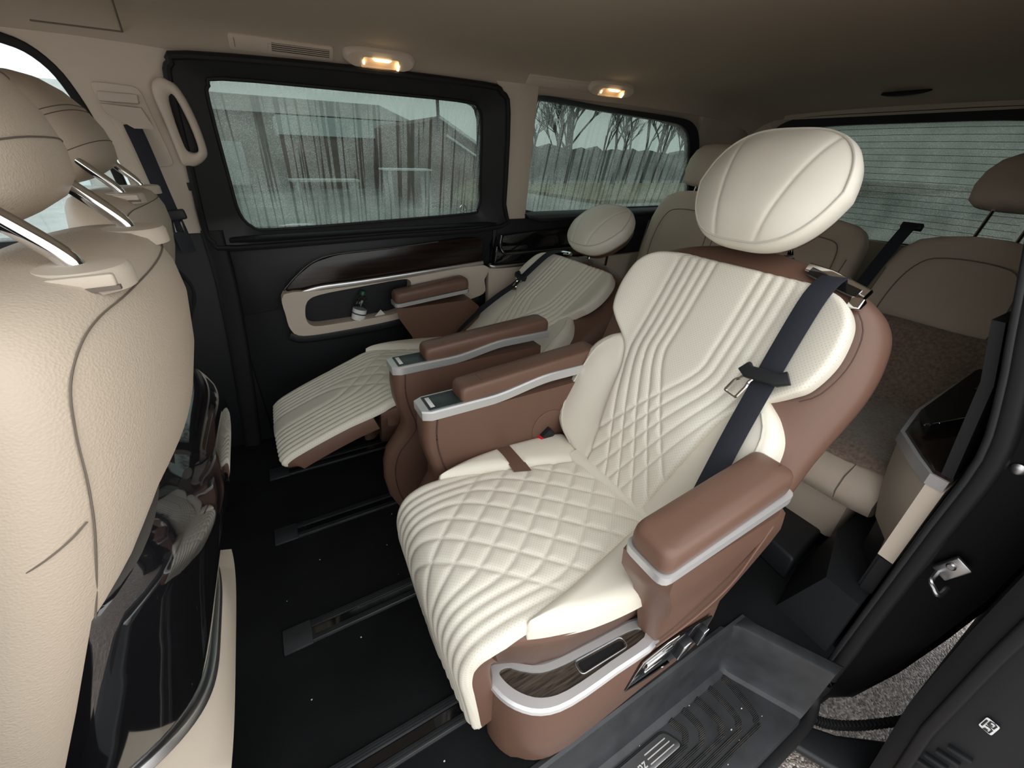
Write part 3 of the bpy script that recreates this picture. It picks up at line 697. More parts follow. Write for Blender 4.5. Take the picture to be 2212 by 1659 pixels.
    build('guide_slot', sweep([BK(-.145, .657, -.004), BK(-.25, .634, -.006)], rrect(.010, .006, .003), up=tuple(Nn)), 'gloss_black', gd)
    build('guide_button', obox(BK(-.258, .615, .0), Bd*.011, (0, .012*s, 0), Nn*.010, .003), 'chrome', gd)
    bl = [BK(-.195, .660, -.02), BK(-.196, .652, .006), BK(-.200, .60, .040), BK(-.205, .50, .048), BK(-.212, .38, .050), BK(-.224, .28, .064), BK(-.236, .18, .072), BK(-.246, .08, .074), BK(-.254, .0, .07), BK(-.262, -.08, .03)]
    build('seat_belt', sweep(smooth_path(bl, 4), rrect(.0235, .0012, .001, 2), up=tuple(Nn)), 'belt', e)
    cb, ca = .415, -.208
    tn = build('belt_tongue', join(sweep([BK(ca-.044, cb+.016, .060), BK(ca-.03, cb+.004, .062), BK(ca, cb, .062), BK(ca+.03, cb-.004, .062), BK(ca+.044, cb+.004, .060)], rrect(.014, .008, .005), up=tuple(Nn))), 'black_plastic', e)
    fr_ = [BK(ca+.014, cb-.010, .062), BK(ca+.018, cb-.024, .066), BK(ca+.016, cb-.034, .068), BK(ca+.022, cb-.064, .070), BK(ca+.050, cb-.060, .070), BK(ca+.044, cb-.030, .068), BK(ca+.036, cb-.022, .066), BK(ca+.034, cb-.008, .062)]
    build('tongue_blade', tube(rpoly(fr_, .004, 3), .0035, 6, True, up=tuple(Nn)), 'chrome', tn)
    # ---------------- cushion with leg rest: one upholstery path
    if leg == 'down':
        path = [(.735, .415), (.66, .424), (.55, .432), (.42, .440), (.30, .447), (.22, .444), (.165, .425), (.135, .385), (.126, .33), (.132, .26), (.140, .18), (.146, .115), (.150, .09)]
    else:
        path = [(.735, .415), (.66, .424), (.55, .434), (.42, .446), (.34, .452), (.29, .452), (.25, .443), (.20, .425), (.12, .400), (.03, .370), (-.05, .340), (-.10, .318), (-.128, .295), (-.135, .270)]
    pp = smooth_path([(x, 0, z) for x, z in path], 8)
    D = [0]
    for a, b in zip(pp, pp[1:]): D.append(D[-1]+(b-a).length)
    D = np.array(D); PX = np.array([p.x for p in pp]); PZ = np.array([p.z for p in pp]); LT = D[-1]
    def pos(b): return Vector((float(np.interp(b, D, PX)), yc, float(np.interp(b, D, PZ))))
    def nrm(b):
        q0, q1 = pos(max(0, b-.006)), pos(min(LT, b+.006)); t = (q1-q0).normalized()
        n = Vector((t.z, 0, -t.x)); return n if n.z > 0 or (n.z > -.5 and n.x < 0) else -n
    bf = .50  # where the cushion rolls over its front edge
    CW = [(0, .125), (.06, .135), (.20, .175), (.34, .212), (.46, .232), (.52, .235), (.56, .232), (.64, .222), (LT, .212)]
    cw = lambda b: interp(b, CW)
    L = []
    for sg in (1, -1):
        for i in range(7):
            a = .050+.025*i; k = .92; bb = .630-.064*i
            L.append(chaikin([(sg*a, LT+.05), (sg*a, bb+.12), (sg*(a-.004), bb+.03), (sg*(a-.035), bb-.03), (sg*(a-k*.12), bb-.12), (sg*(a-k*.60), bb-.60)], 2))
        L.append([(sg*.235, bf-.12), (sg*.235-sg*.42, bf-.58)]) if False else None
    L = [l for l in L if l]
    crown = lambda A, B: -.012*(np.abs(A)/.22)**2.2*(1-sstep(B, .3, .5)*.4)
    v, f, uv = panel(pos, nrm, AC, lambda b: -cw(b), cw, .02, LT-.004, 190, 110, .020, .016, L, .0065, .0065, crown, .008)
    cs = build('cushion', (v, f), 'quilt', e, uvs=uv, angle=85); tag(cs, 'cream quilted seat cushion flowing into the leg rest')
    build('cushion_rear_strip', sweep([T(.715, -.20, .408), T(.705, 0, .412), T(.69, .16, .412)], rrect(.038, .022, .018), up=(0, 0, 1)), 'white_leather', e)
    # side wings of the cushion
    for sg in (1, -1):
        WO = smooth_tab([(.0, .255), (.06, .278), (.2, .284), (.33, .274), (.42, .253), (.47, .236)])
        inn = lambda b: cw(b)-.012
        out = lambda b: max(interp(b, WO), inn(b)+.006)
        lf, rt = (inn, out) if sg > 0 else ((lambda b: -out(b)), (lambda b: -inn(b)))
        cr = lambda A, B: .012*np.sin(np.clip((np.abs(A)-.14)/.14, 0, 1)*math.pi*.8)-.002
        if sg > 0:
            segs = [(.02, .236), (.258, .47)]
        else: segs = [(.02, .47)]
        for q0, q1 in segs:
            v, f, uv = panel(pos, nrm, AC, lf, rt, q0, q1, 50, 24, .03, .030, (), crown=cr, skirt=.03)
            wg = build('cushion_wing', (v, f), 'white_leather', e, angle=85)
        # brown border below the wings
        loops = []
        for b in np.linspace(.0, .52, 26):
            p = pos(b); o_, i_ = out(min(b, .47)), 0; p.z = max(p.z, .40)
            vb = min(o_, interp(p.x, [(.12, .165), (.22, .172), (.26, .19), (.30, .218), (.36, .232), (.5, .240), (.75, .243)]))
            o_ = min(o_, interp(b, [(0, .3), (.42, .26), (.50, .224)]))
            lp = [T(p.x, sg*(o_-.05), p.z-.04), T(p.x, sg*(o_-.006), p.z-.038), T(p.x, sg*(o_+.002), p.z-.048), T(p.x, sg*(o_*.6+vb*.4+.002), p.z-.09), T(p.x, sg*vb, .235), T(p.x, sg*(vb-.04), .22)]
            loops.append(lp)
        build('cushion_border', loft(loops), 'brown_leather', e, angle=60)
    build('accent_stripe', loft([[pos(b)+Vector((0, s*a, 0))+Vector((0, 0, -.006 + .008*math.sin(min(1, max(0, (a-.14)/.14))*math.pi*.8))) for a in np.linspace(cw(b)-.035, .281, 12)] for b in (.222, .247, .272)], False, False, False), 'brown_leather', e)
    # leg rest body under the upholstery
    bs = np.linspace(bf+.06, LT, 14); loops = []
    for b in bs:
        p = pos(b); n = nrm(b); k = .088 if leg == 'up' else .070
        w_ = cw(b)
        loops.append([p+Vector((0, s*a, 0))+n*h for a, h in ((-w_+.005, -.026), (-w_+.0005, -.032), (-w_+.002, -k), (-w_+.02, -k-.010), (w_-.02, -k-.010), (w_-.002, -k), (w_-.0005, -.032), (w_-.005, -.026))])
    build('leg_rest', loft(loops), 'brown_leather', e, angle=50)
    if leg == 'up':
        build('leg_rest_bracket', join(tube([T(.30, .1, .25), T(.14, .1, .34)], .010, 6), tube([T(.30, -.1, .25), T(.14, -.1, .34)], .010, 6)), 'black_plastic', e)
        build('leg_rest_hinge_cover', sweep([T(.27, -.22, .36), T(.27, .22, .36)], rrect(.03, .035, .015), up=(0, 0, 1)), 'brown_leather', e)
    # ---------------- base
    build('seat_base', box((.30, yc-.17, .012), (.80, yc+.17, .30), .02), 'black_plastic', e)
    # outer side cover with tray
    plan = smooth_path([(.205, -.185), (.208, -.225), (.228, -.262), (.268, -.296), (.33, -.312), (.45, -.312), (.60, -.308), (.78, -.305), (.86, -.29), (.87, -.24), (.70, -.235), (.5, -.24), (.36, -.238), (.30, -.228), (.265, -.205), (.24, -.18)], 3, True)
    plan = [(p.x, p.y) for p in plan]
    lo = []
    for z, off, xr in ((.007, -.006, -.02), (.02, .0, -.01), (.12, .004, 0), (.20, .002, 0), (.243, -.002, 0)):
        lo.append([T(x+(xr if x > .7 else 0), v-(off if v < -.27 else 0), z) for x, v in plan])
    sc_ = build('side_cover', loft(lo), 'brown_leather', e, angle=50); tag(sc_, 'brown side cover of the seat base')
    def strip(o, i, z0, z1, n_):
        return None
    trayo = smooth_path([(.208, -.192), (.212, -.228), (.232, -.265), (.27, -.297), (.33, -.312), (.45, -.3125), (.578, -.309), (.574, -.258), (.46, -.246), (.36, -.238), (.31, -.228), (.275, -.205), (.25, -.182), (.225, -.178)], 3, True)
    trayi = smooth_path([(.228, -.198), (.232, -.224), (.250, -.255), (.282, -.282), (.335, -.296), (.45, -.2965), (.555, -.294), (.553, -.270), (.46, -.260), (.36, -.252), (.305, -.240), (.268, -.215), (.25, -.198)], 3, True)
    zt = .2445
    tf_ = build('tray_frame', ring([T(p.x, p.y, zt) for p in trayo], [T(p.x, p.y, zt) for p in trayi], (0, 0, .013), 110), 'silver_paint', e)
    tag(tf_, 'silver frame of the storage tray')
    build('frame_roll', tube([T(p.x, p.y, zt+.004) for p in trayo], .0085, 8, True), 'silver_paint', tf_)
    wdo = build('tray_insert', ring([T(p.x, p.y, zt+.004) for p in trayi], [T(*p) for p in rpoly([(.385, -.284, zt+.004), (.385, -.262, zt+.004), (.505, -.270, zt+.004), (.505, -.287, zt+.004)], .01)], (0, 0, .004), 110), 'tray_wood', e)
    tag(wdo, 'dark wood insert of the storage tray')
    build('tray_slot', box((.385, min(yc-s*.262, yc-s*.288), zt-.02), (.505, max(yc-s*.262, yc-s*.288), zt+.003)), 'rubber', wdo)
    build('slot_edge', tube([T(*p) for p in rpoly([(.38, -.287, zt+.009), (.38, -.258, zt+.009), (.51, -.266, zt+.009), (.51, -.290, zt+.009)], .011)], .0014, 5, True), 'steel', wdo)
    # seat adjuster switches on the side cover
    sz = .020
    sw = build('switch_plate', prism([T(p[0], p[1], p[2]+sz) for p in rpoly([(.502, -.3125, .090), (.540, -.3135, .180), (.62, -.3135, .195), (.70, -.3135, .184), (.795, -.3125, .162), (.80, -.3125, .150), (.765, -.3125, .072), (.67, -.3125, .068), (.58, -.3125, .076)], .006, 3)], (0, s*-.004, 0), .001), 'gloss_black', e)
    build('switch_rim', tube([T(x, -.3175, z+sz) for x, z in ((.66, .070), (.58, .078), (.504, .091), (.541, .179), (.62, .194), (.66, .190))], .0016, 5), 'chrome', sw)
    build('rocker_switch', obox(T(.595, -.319, .158+sz), Vector((.042, 0, .004)), Vector((0, .005, 0)), Vector((.004, 0, .008)), .002), 'chrome', sw)
    build('rocker_switch', obox(T(.59, -.317, .122+sz), Vector((.026, 0, .002)), Vector((0, .002, 0)), Vector((.003, 0, .0025)), .001), 'chrome', sw)
    for xx, w_ in ((.685, .016), (.752, .009)):
        build('rocker_switch', obox(T(xx, -.323, .126+sz), Vector((w_, 0, .003)), Vector((0, .008, 0)), Vector((.005, 0, .024)), .003), 'black_plastic', sw)
        build('switch_cap', obox(T(xx, -.3315, .126+sz), Vector((w_*.95, 0, .003)), Vector((0, .0015, 0)), Vector((.005, 0, .023)), .001), 'chrome', sw)
    # ---------------- outer short armrest with leaning panel
    arm = build('outer_armrest', loft([[T(x, v, z) for x, v in ((x0, -.270+dv), (x0+.01, -.312+dv*.5-(z-.25)*.0), (x0+.03, o), (x1-.03, o), (x1, o+.012), (x1, -.275), (x1-.03, -.255), (x0+.05, -.255))] for z, x0, x1, o, dv in
          ((.22, .572, .83, -.312, 0), (.27, .555, .85, -.318, 0), (.36, .530, .868, -.330, 0), (.46, .495, .872, -.345, 0), (.52, .462, .864, -.354, 0), (.555, .444, .845, -.358, -.0), (.598, .440, .80, -.360, 0))]), 'brown_leather', e, angle=45)
    tag(arm, 'brown panel carrying the short armrest')
    def armstrip(xa, xb, va, vb, z0, z1, nm, mt_, rise=0.0, bev=.006, r=.02):
        pts = rpoly([(xa, va, 0), (xa, vb, 0), (xb, vb, 0), (xb, va, 0)], r, 4)
        lo = []
        for t, sc, dz in (((0, 1, 0)), (.5, 1.0, 0), (1, 1, 0)):
            lo.append([T(p.x, p.y, z0+(z1-z0)*t+rise*max(0, (p.x-xa)/(xb-xa))**1.5*(1 if t else 1)) for p in pts])
        return build(nm, loft(lo), mt_, e, angle=40)
    armstrip(.437, .80, -.363, -.268, .600, .617, 'outer_armrest_band', 'silver_paint', .03, r=.022)
    pts = rpoly([(.441, -.359, 0), (.441, -.272, 0), (.797, -.264, 0), (.797, -.354, 0)], .024, 5)
    cx, cv = .62, -.312; lo = []
    for z, sc in ((.620, .985), (.627, 1.0), (.642, 1.0), (.654, .975), (.662, .92), (.666, .8), (.668, .4)):
        lo.append([T(cx+(p.x-cx)*(1-(1-sc)*.45), cv+(p.y-cv)*sc, z+.032*max(0, (p.x-.44)/.36)**1.4) for p in pts])
    oa = build('outer_armrest_pad', loft(lo), 'brown_leather', e, angle=50); tag(oa, 'brown padded top of the short armrest')
    zt_ = lambda x: .6665+.032*max(0, (x-.44)/.36)**1.4
    build('stitching', tube(smooth_path([T(.575, -.280, zt_(.575)-.001), T(.572, -.30, zt_(.572)+.0018), T(.595, -.322, zt_(.595)+.0018), T(.65, -.329, zt_(.65)+.0018), T(.78, -.324, zt_(.78)+.0018)], 4), .0016, 5), 'seam_brown', oa)
    build('crease', tube(smooth_path([T(.775, -.357, .565), T(.760, -.3545, .51), T(.72, -.349, .40), T(.64, -.335, .31), T(.56, -.323, .262)], 5), .003, 6), 'brown_leather', arm)
    # ---------------- inner long armrest on a full-height flank
    FR = [(.255, .598), (.250, .55), (.252, .50), (.262, .45), (.272, .41), (.268, .375), (.240, .335), (.208, .295), (.190, .24), (.185, .17), (.195, .09), (.222, .02)]
    RE = [(.80, .598), (.80, .55), (.80, .50), (.80, .45), (.80, .41), (.80, .375), (.80, .335), (.80, .295), (.80, .24), (.80, .17), (.78, .09), (.76, .02)]
    lo = []
    for (xf, z), (xr, _) in zip(FR, RE):
        inn_, ot = .272, .358
        if z < .40: ot = .358-.02*min(1, (.40-z)/.2)
        lo.append([T(xf+.018, inn_, z), T(xf+.004, inn_+.010, z), T(xf, inn_+.028, z), T(xf, ot-.028, z), T(xf+.004, ot-.010, z), T(xf+.018, ot, z), T(xr, ot, z), T(xr, inn_, z)])
    fk = build('inner_flank', loft(lo), 'brown_leather', e, angle=50); tag(fk, 'tall brown flank below the long armrest')
    build('piping', tube([T(x+.034, .2705, z) for x, z in smooth2(FR)], .0022, 6), 'seam_brown', fk)
    build('piping', tube([T(x+.034, .359-.02*min(1, max(0, .40-z)/.2), z) for x, z in smooth2(FR)], .0022, 6), 'seam_brown', fk)
    build('hinge_cover', lathe([(0, 0), (.060, 0), (.063, .003), (.058, .006), (0, .007)], T(.655, .2735, .455), (0, -s, 0), 32), 'brown_leather', fk)
    zb = lambda x: .030*float(sstep(np.array(x), .44, .66))
    # silver band (follows a gentle rise to the rear)
    def band(v0, v1, off, h):
        lo = []
        for x in np.linspace(.252, .83, 26):
            z0 = .600+zb(x)*.9; z1 = z0+h*(1 if x < .5 else 1-.1*(x-.5))
            c = .012 if x < .262 else 0
            lo.append([T(x, v0+c, z0), T(x, v0+c, z1-.004), T(x, v0+c+.004, z1), T(x, v1-c-.004, z1), T(x, v1-c, z1-.004), T(x, v1-c, z0)])
        return loft(lo)
    sv = build('inner_armrest_band', band(.268, .362, 0, .026), 'silver_paint', e, angle=35); tag(sv, 'silver band round the long armrest')
    cpn = build('control_panel', box((.272, min(T(0, .279, 0).y, T(0, .351, 0).y), .6255), (.37, max(T(0, .279, 0).y, T(0, .351, 0).y), .628), .001), 'control_green', e)
    tag(cpn, 'dark green glass touch panel on the armrest')
    build('panel_display', box((.279, yc+s*.315-.026, .6276), (.291, yc+s*.315+.026, .6288), .0005), 'label_white', cpn)
    pts = rpoly([(.362, .276, 0), (.362, .354, 0), (.835, .354, 0), (.835, .276, 0)], .016, 5)
    cx, cv = .60, .315; lo = []
    for z, sc in ((.624, .97), (.630, 1.0), (.648, 1.0), (.658, .97), (.665, .90), (.668, .78), (.669, .4)):
        lo.append([T(cx+(p.x-cx)*(1-(1-sc)*.3), cv+(p.y-cv)*sc, z+zb(p.x)*.9) for p in pts])
    ia = build('inner_armrest_pad', loft(lo), 'brown_leather', e, angle=50); tag(ia, 'brown padded lid of the long armrest')
    build('stitching', tube([T(.43, .276, .640), T(.43, .280, .659), T(.43, .295, .6695), T(.43, .335, .6695), T(.43, .350, .659), T(.43, .354, .640)], .0012, 5), 'seam_brown', ia)
    # buckle
    bk = build('belt_buckle', obox(T(.63, .258, .430), Vector((.028, 0, .022)), Vector((0, .010, 0)), Vector((-.010, 0, .013)), .003), 'black_plastic', e)
    build('release_button', obox(T(.608, .258, .415), Vector((.020, 0, .016)), Vector((0, .0115, 0)), Vector((-.009, 0, .0115)), .002), 'red', bk)
    return e
def smooth2(pts):
    return [(p.x, p.z) for p in smooth_path([(x, 0, z) for x, z in pts], 3)]
captain('captain_seat', 'upright cream and brown quilted recliner by the open doorway, leg rest hanging down', .601, 1, math.radians(27.4), 'down')
captain('captain_seat', 'laid-back cream and brown quilted recliner beside the far window, leg rest raised', 1.515, -1, math.radians(51), 'up')

# ================================================================== FRONT SEATS (seen from behind)
def selli(cx, cy, tx, wy, z, n=48, px=.62, py=.62):
    out = []
    for i in range(n):
        a = 2*math.pi*i/n; c, s_ = math.cos(a), math.sin(a)
        out.append(Vector((cx+tx*math.copysign(abs(c)**px, c), cy+wy*math.copysign(abs(s_)**py, s_), z)))
    return out
XR = [(.25, -.41), (.3, -.39), (.4, -.362), (.5, -.318), (.6, -.272), (.7, -.225), (.8, -.176), (.9, -.135), (1.0, -.112), (1.05, -.106), (1.115, -.112)]
def front_seat(label, yc, dx=0.0):
    e = empty('front_seat', (-.3, yc, 0)); tag(e, label, 'seat', 'front seats seen from behind')
    lo = []
    for z, tx, wy in ((.30, .085, .27), (.40, .088, .278), (.55, .088, .282), (.70, .088, .284), (.85, .088, .283), (.95, .087, .278), (1.02, .085, .268), (1.06, .080, .260), (1.085, .074, .245), (1.10, .066, .225), (1.108, .052, .19), (1.111, .025, .12)):
        xr = interp(z, XR); lo.append(selli(xr-.09, yc, tx, wy, z, 64, .9, .9))
    bk = build('backrest', loft(lo), 'beige_leather', e, angle=70); tag(bk, 'beige leather backrest of the front seat')
    build('cushion', box((-.85, yc-.26, .30), (-.30, yc+.26, .48), .05, 4), 'beige_leather', e)
    build('seat_stand', box((-.75, yc-.2, .0), (-.34, yc+.2, .31), .02), 'black_plastic', e)
    # seams: corner seam on each flank, running over the shoulder, and the slanted flank seam
    def sidept(z, f, sg):
        xr = interp(z, XR); k = interp(z, [(.3, .27), (.7, .284), (.95, .278), (1.02, .268), (1.06, .260), (1.085, .243), (1.10, .22)]); t = interp(z, [(.3, .085), (.85, .088), (1.02, .085), (1.06, .08), (1.085, .071), (1.10, .058)])
        c, s_ = math.cos(f), math.sin(f)
        return Vector((xr-.09+(t+.0006)*abs(c)**.9*(1 if c > 0 else -1), yc+sg*(k+.0006)*abs(s_)**.9, z))
    TAB = ((.30, .085, .27), (.40, .088, .278), (.55, .088, .282), (.70, .088, .284), (.85, .088, .283), (.95, .087, .278), (1.02, .085, .268), (1.06, .080, .260), (1.085, .074, .245), (1.10, .066, .225))
    def surf(y, z):
        t = interp(z, [(r[0], r[1]) for r in TAB]); w_ = interp(z, [(r[0], r[2]) for r in TAB]); q = min(1, abs(y-yc)/w_)
        return Vector((interp(z, [(r[0], interp(r[0], XR)-.09) for r in TAB])+(t*(1-q**(2/.9))**.45)*1.01+.0008, yc+(y-yc)*1.003-(.0006 if q > .8 else 0), z))
    for sg in (-1, 1):
        if sg < 0:
            pts = [surf(yc+dy, z) for dy, z in ((.225, 1.066), (.20, 1.080), (.12, 1.084), (0, 1.085), (-.12, 1.083), (-.18, 1.079), (-.215, 1.068), (-.240, 1.045), (-.252, 1.01), (-.258, .96), (-.260, .90), (-.259, .80), (-.257, .70), (-.256, .6), (-.255, .5))]
            build('seam', tube(smooth_path(pts, 5), .0009, 5), 'seam_dark', bk)
        pts = [sidept(z, math.radians(a), sg) for z, a in ((.930, 70), (.922, 77), (.912, 88), (.902, 100), (.893, 112), (.882, 126), (.868, 142), (.852, 160), (.84, 174))]
        build('seam', tube(smooth_path(pts, 5), .0009, 5), 'seam_dark', bk)
    # glossy rear shell
    def sh(y, z, d=0):
        q = (y-yc)/.262
        zt = (z-.43)/(.905-.43)
        return Vector((interp(z, XR)+.045+.06*max(0, 1-zt)+d-(.090+.06*max(0, 1-zt))*abs(q)**4.0-.07*max(0, (zt-.75)/.25)**2.0, y, z))
    ys = np.linspace(yc-.262, yc+.262, 48); V = []
    rows = 30
    for i in range(rows):
        t = i/(rows-1)
        for y in ys:
            q = (y-yc)/.262
            zb_ = .435+.075*abs(q)**2.2; ztp = .915-.10*abs(q)**3
            V.append(sh(y, zb_+(ztp-zb_)*t))
    n = len(ys)
    F = [(i*n+j, i*n+j+1, (i+1)*n+j+1, (i+1)*n+j) for i in range(rows-1) for j in range(n-1)]
    # thickness
    k = len(V); V2 = [v+Vector((-.03, 0, 0)) for v in V]
    bd = [(0, j) for j in range(n)]+[(i, n-1) for i in range(1, rows)]+[(rows-1, j) for j in range(n-2, -1, -1)]+[(i, 0) for i in range(rows-2, 0, -1)]
    VV = V+V2; FF = F+[tuple(a+k for a in f[::-1]) for f in F]
    for q_ in range(len(bd)):
        a = bd[q_][0]*n+bd[q_][1]; b = bd[(q_+1) % len(bd)][0]*n+bd[(q_+1) % len(bd)][1]; FF.append((a, b, b+k, a+k))
    shl = build('rear_shell', (VV, FF), 'gloss_black', e, angle=50); tag(shl, 'glossy black shell on the back of the front seat')
    tp = [V[j]+Vector((.005, 0, -.003)) for j in range(n)]+[V[i*n+n-1]+Vector((.004, 0, 0)) for i in range(1, 22)]
    build('shell_trim', sweep(tp, rrect(.0085, .006, .003), up=(1, 0, 0)), 'silver', e)
    # beige lower back panel
    lo = []
    for z, xx in ((.335, -.232), (.345, -.229), (.38, -.228), (.42, -.232), (.46, -.262), (.50, -.31)):
        lo.append([Vector((xx-(.10*abs(q)**3.0 if z > .36 else .012*abs(q)**4), yc+.272*q, z+(.06*abs(q)**2 if z > .45 else 0))) for q in np.linspace(-1, 1, 30)]+[Vector((-.42, yc+.26, z)), Vector((-.42, yc-.26, z))])
    lp = build('lower_back_panel', loft(lo), 'beige_plastic', e, angle=60)
    # headrest
    hc = Vector((-.268, yc+.008, 1.230)); ax = Vector((-.42, 0, .91)).normalized(); fx = Vector((.91, 0, .42))
    lo = []
    for t, rx, ry in ((-.102, .02, .05), (-.098, .045, .09), (-.086, .063, .118), (-.06, .076, .138), (-.025, .083, .150), (.02, .081, .150), (.06, .07, .140), (.09, .052, .118), (.106, .032, .09), (.113, .012, .05)):
        pts = selli(0, 0, rx, ry, 0, 40, .8, .72)
        lo.append([hc+ax*t+fx*p.x+Vector((0, p.y, 0)) for p in pts])
    hd = build('headrest', loft(lo), 'beige_leather', e, angle=80)
    for t, rx, ry in ((-.052, .0778, .1405), (.010, .0815, .150), (.020, .081, .150)):
        pts = selli(0, 0, rx+.0005, ry+.0005, 0, 40, .8, .72)
        build('seam', tube([hc+ax*t+fx*p.x+Vector((0, p.y, 0)) for p in pts], .0009, 5, True), 'seam_dark', hd)
    for sg in (-1, 1):
        y = yc+.012+sg*.122
        build('headrest_post', tube(smooth_path([(-.162, y, 1.085), (-.163, y, 1.108), (-.172, y, 1.126), (-.200, y, 1.158), (-.225, y, 1.186)], 5), .0095, 12), 'chrome', e)
        es = build('post_escutcheon', loft([[Vector((-.158+rx*math.cos(a), y+ry*math.sin(a), z)) for a in np.linspace(0, 2*math.pi, 32, endpoint=False)] for z, rx, ry in ((1.090, .036, .044), (1.106, .036, .044), (1.1105, .033, .041), (1.112, .022, .03))]), 'beige_plastic', e)
        if sg < 0:
            build('release_button', obox((-.150, y-.043, 1.103), (.022, .004, 0), (0, .004, 0), (0, 0, .006), .002), 'beige_plastic', es)
            build('button_gap', obox((-.150, y-.0445, 1.0965), (.024, .004, 0), (0, .003, 0), (0, 0, .002)), 'seam_dark', es)
    e.location.x += dx
    return e
front_seat('big beige leather front seat in the near left foreground with a glossy black back', .655)
front_seat('taupe front seat farther left, next to the front side window', 1.47, -.105)

# ================================================================== REAR BENCH SEATS
def rear_seat(label, yc, w_, head=True, tilt=29, x0=1.86, hb=.895, belt=True):
    e = empty('rear_seat', (1.8, yc, 0)); tag(e, label, 'seat', 'rear row seats')
    th = math.radians(tilt); Bd = Vector((math.sin(th), 0, math.cos(th))); Nn = Vector((-math.cos(th), 0, math.sin(th))); O = Vector((x0, yc, .42))
    BK = lambda a, b, n_: O+Vector((0, a, 0))+Bd*b+Nn*n_
    lo = []
    for b, k in ((-.05, .90), (.05, .96), (.2, 1.0), (.4, 1.0), (.52, .97), (.60, .90), (.645, .78), (.668, .60), (.676, .35)):
        lp = []
        for i in range(40):
            a = 2*math.pi*i/40; c, s_ = math.cos(a), math.sin(a)
            x = w_*k*math.copysign(abs(c)**.6, c); nn = .065*math.copysign(abs(s_)**.7, s_)*(1 if b < .6 else .75)
            bol = .028*float(sstep(np.array(abs(x)), w_*.5, w_*.95)) if s_ > 0 else 0
            lp.append(BK(x, b, -.06+nn+bol))
        lo.append(lp)
    bk = build('backrest', loft(lo), 'seat_beige', e, angle=70)
    iw = w_*.62
    pts = [(-iw*.55, .12), (-iw*1.0, .28), (-iw*1.05, .44), (-iw*.85, .55), (-iw*.4, .58), (iw*.4, .58), (iw*.85, .55), (iw*1.05, .44), (iw*1.0, .28), (iw*.55, .12)]
    build('seam', tube([BK(p.x, p.y, .0075+.028*float(sstep(np.array(abs(p.x)), w_*.5, w_*.95))) for p in smooth_path([(a, b, 0) for a, b in pts], 4, True)], .0022, 5, True, up=tuple(Nn)), 'seam_dark', bk)
    for sg in (-1, 1):
        pts = [BK(sg*w_*.86, b, .005+.026) for b in (.0, .2, .4, .5)]
        build('seam', tube(pts, .002, 5, up=tuple(Nn)), 'seam_dark', bk)
    # cushion
    lo = []
    for y in np.linspace(-w_, w_, 13):
        q = abs(y/w_); r = 1-.12*q**6
        prof = [(1.92, .37), (1.92, .425), (1.75, .425+.02*q), (1.55, .418+.025*q), (1.44, .405+.02*q), (1.385, .375), (1.37, .33), (1.385, .285), (1.44, .262), (1.92, .26)]
        lo.append([Vector((x if x > 1.5 else 1.5-(1.5-x)*r, yc+y, z)) for x, z in prof])
    cs = build('cushion', loft(lo), 'seat_beige', e, angle=60)
    for sg in (-1, 1):
        build('seam', tube([Vector((x, yc+sg*w_*.62, z+.001)) for x, z in ((1.80, .4325), (1.55, .4275), (1.44, .4135), (1.384, .378), (1.3695, .33), (1.39, .28))], .002, 5, up=(0, 1, 0)), 'seam_dark', cs)
    build('seat_foot', box((1.46, yc-w_*.75, .08), (1.85, yc+w_*.75, .262), .02), 'seat_beige', e)
    build('seat_frame', box((1.5, yc-w_*.6, .0), (1.9, yc+w_*.6, .09), .005), 'black_plastic', e)
    # headrest
    hc = BK(0, hb, -.055); lo = []
    for t, rx, ry in ((-.095, .015, .07), (-.09, .035, .115), (-.07, .048, .138), (-.02, .056, .148), (.03, .055, .142), (.07, .046, .122), (.095, .03, .09), (.105, .012, .045)):
        p_ = selli(0, 0, rx, ry, 0, 36, .8, .75); lo.append([hc+Bd*t+Nn*p.x+Vector((0, p.y, 0)) for p in p_])
    if head:
        build('headrest', loft(lo), 'seat_beige', e, angle=80)
        for sg in (-1, 1): build('headrest_post', tube([BK(sg*.055, .64, -.06), BK(sg*.055, hb-.07, -.055)], .006, 8), 'chrome', e)
    # belt over the shoulder on the window side of each seat
    sd = 1
    bl = [BK(sd*(w_-.01), .70, -.06), BK(sd*(w_-.012), .685, -.005), BK(sd*(w_-.005), .60, .012), BK(sd*(w_+.008), .40, .02), BK(sd*(w_+.014), .15, .03)]
    if not belt: return e
    build('seat_belt', sweep(smooth_path(bl, 4), rrect(.0225, .0012, .001, 2), up=tuple(Nn)), 'belt', e)
    build('belt_guide', obox(BK(sd*(w_-.012), .688, -.02), (0, .034, 0), Bd*.012, Nn*.012, .004), 'black_plastic', e)
    return e
rear_seat('rear seat behind the near recliner, with a brown fur throw on it', .475, .245)
rear_seat('middle rear seat, mostly hidden by the near headrest', 1.0, .205, False, belt=False)
rear_seat('rear seat in the far back corner by the side window', 1.55, .25, True, 13, 1.82, .80, False)

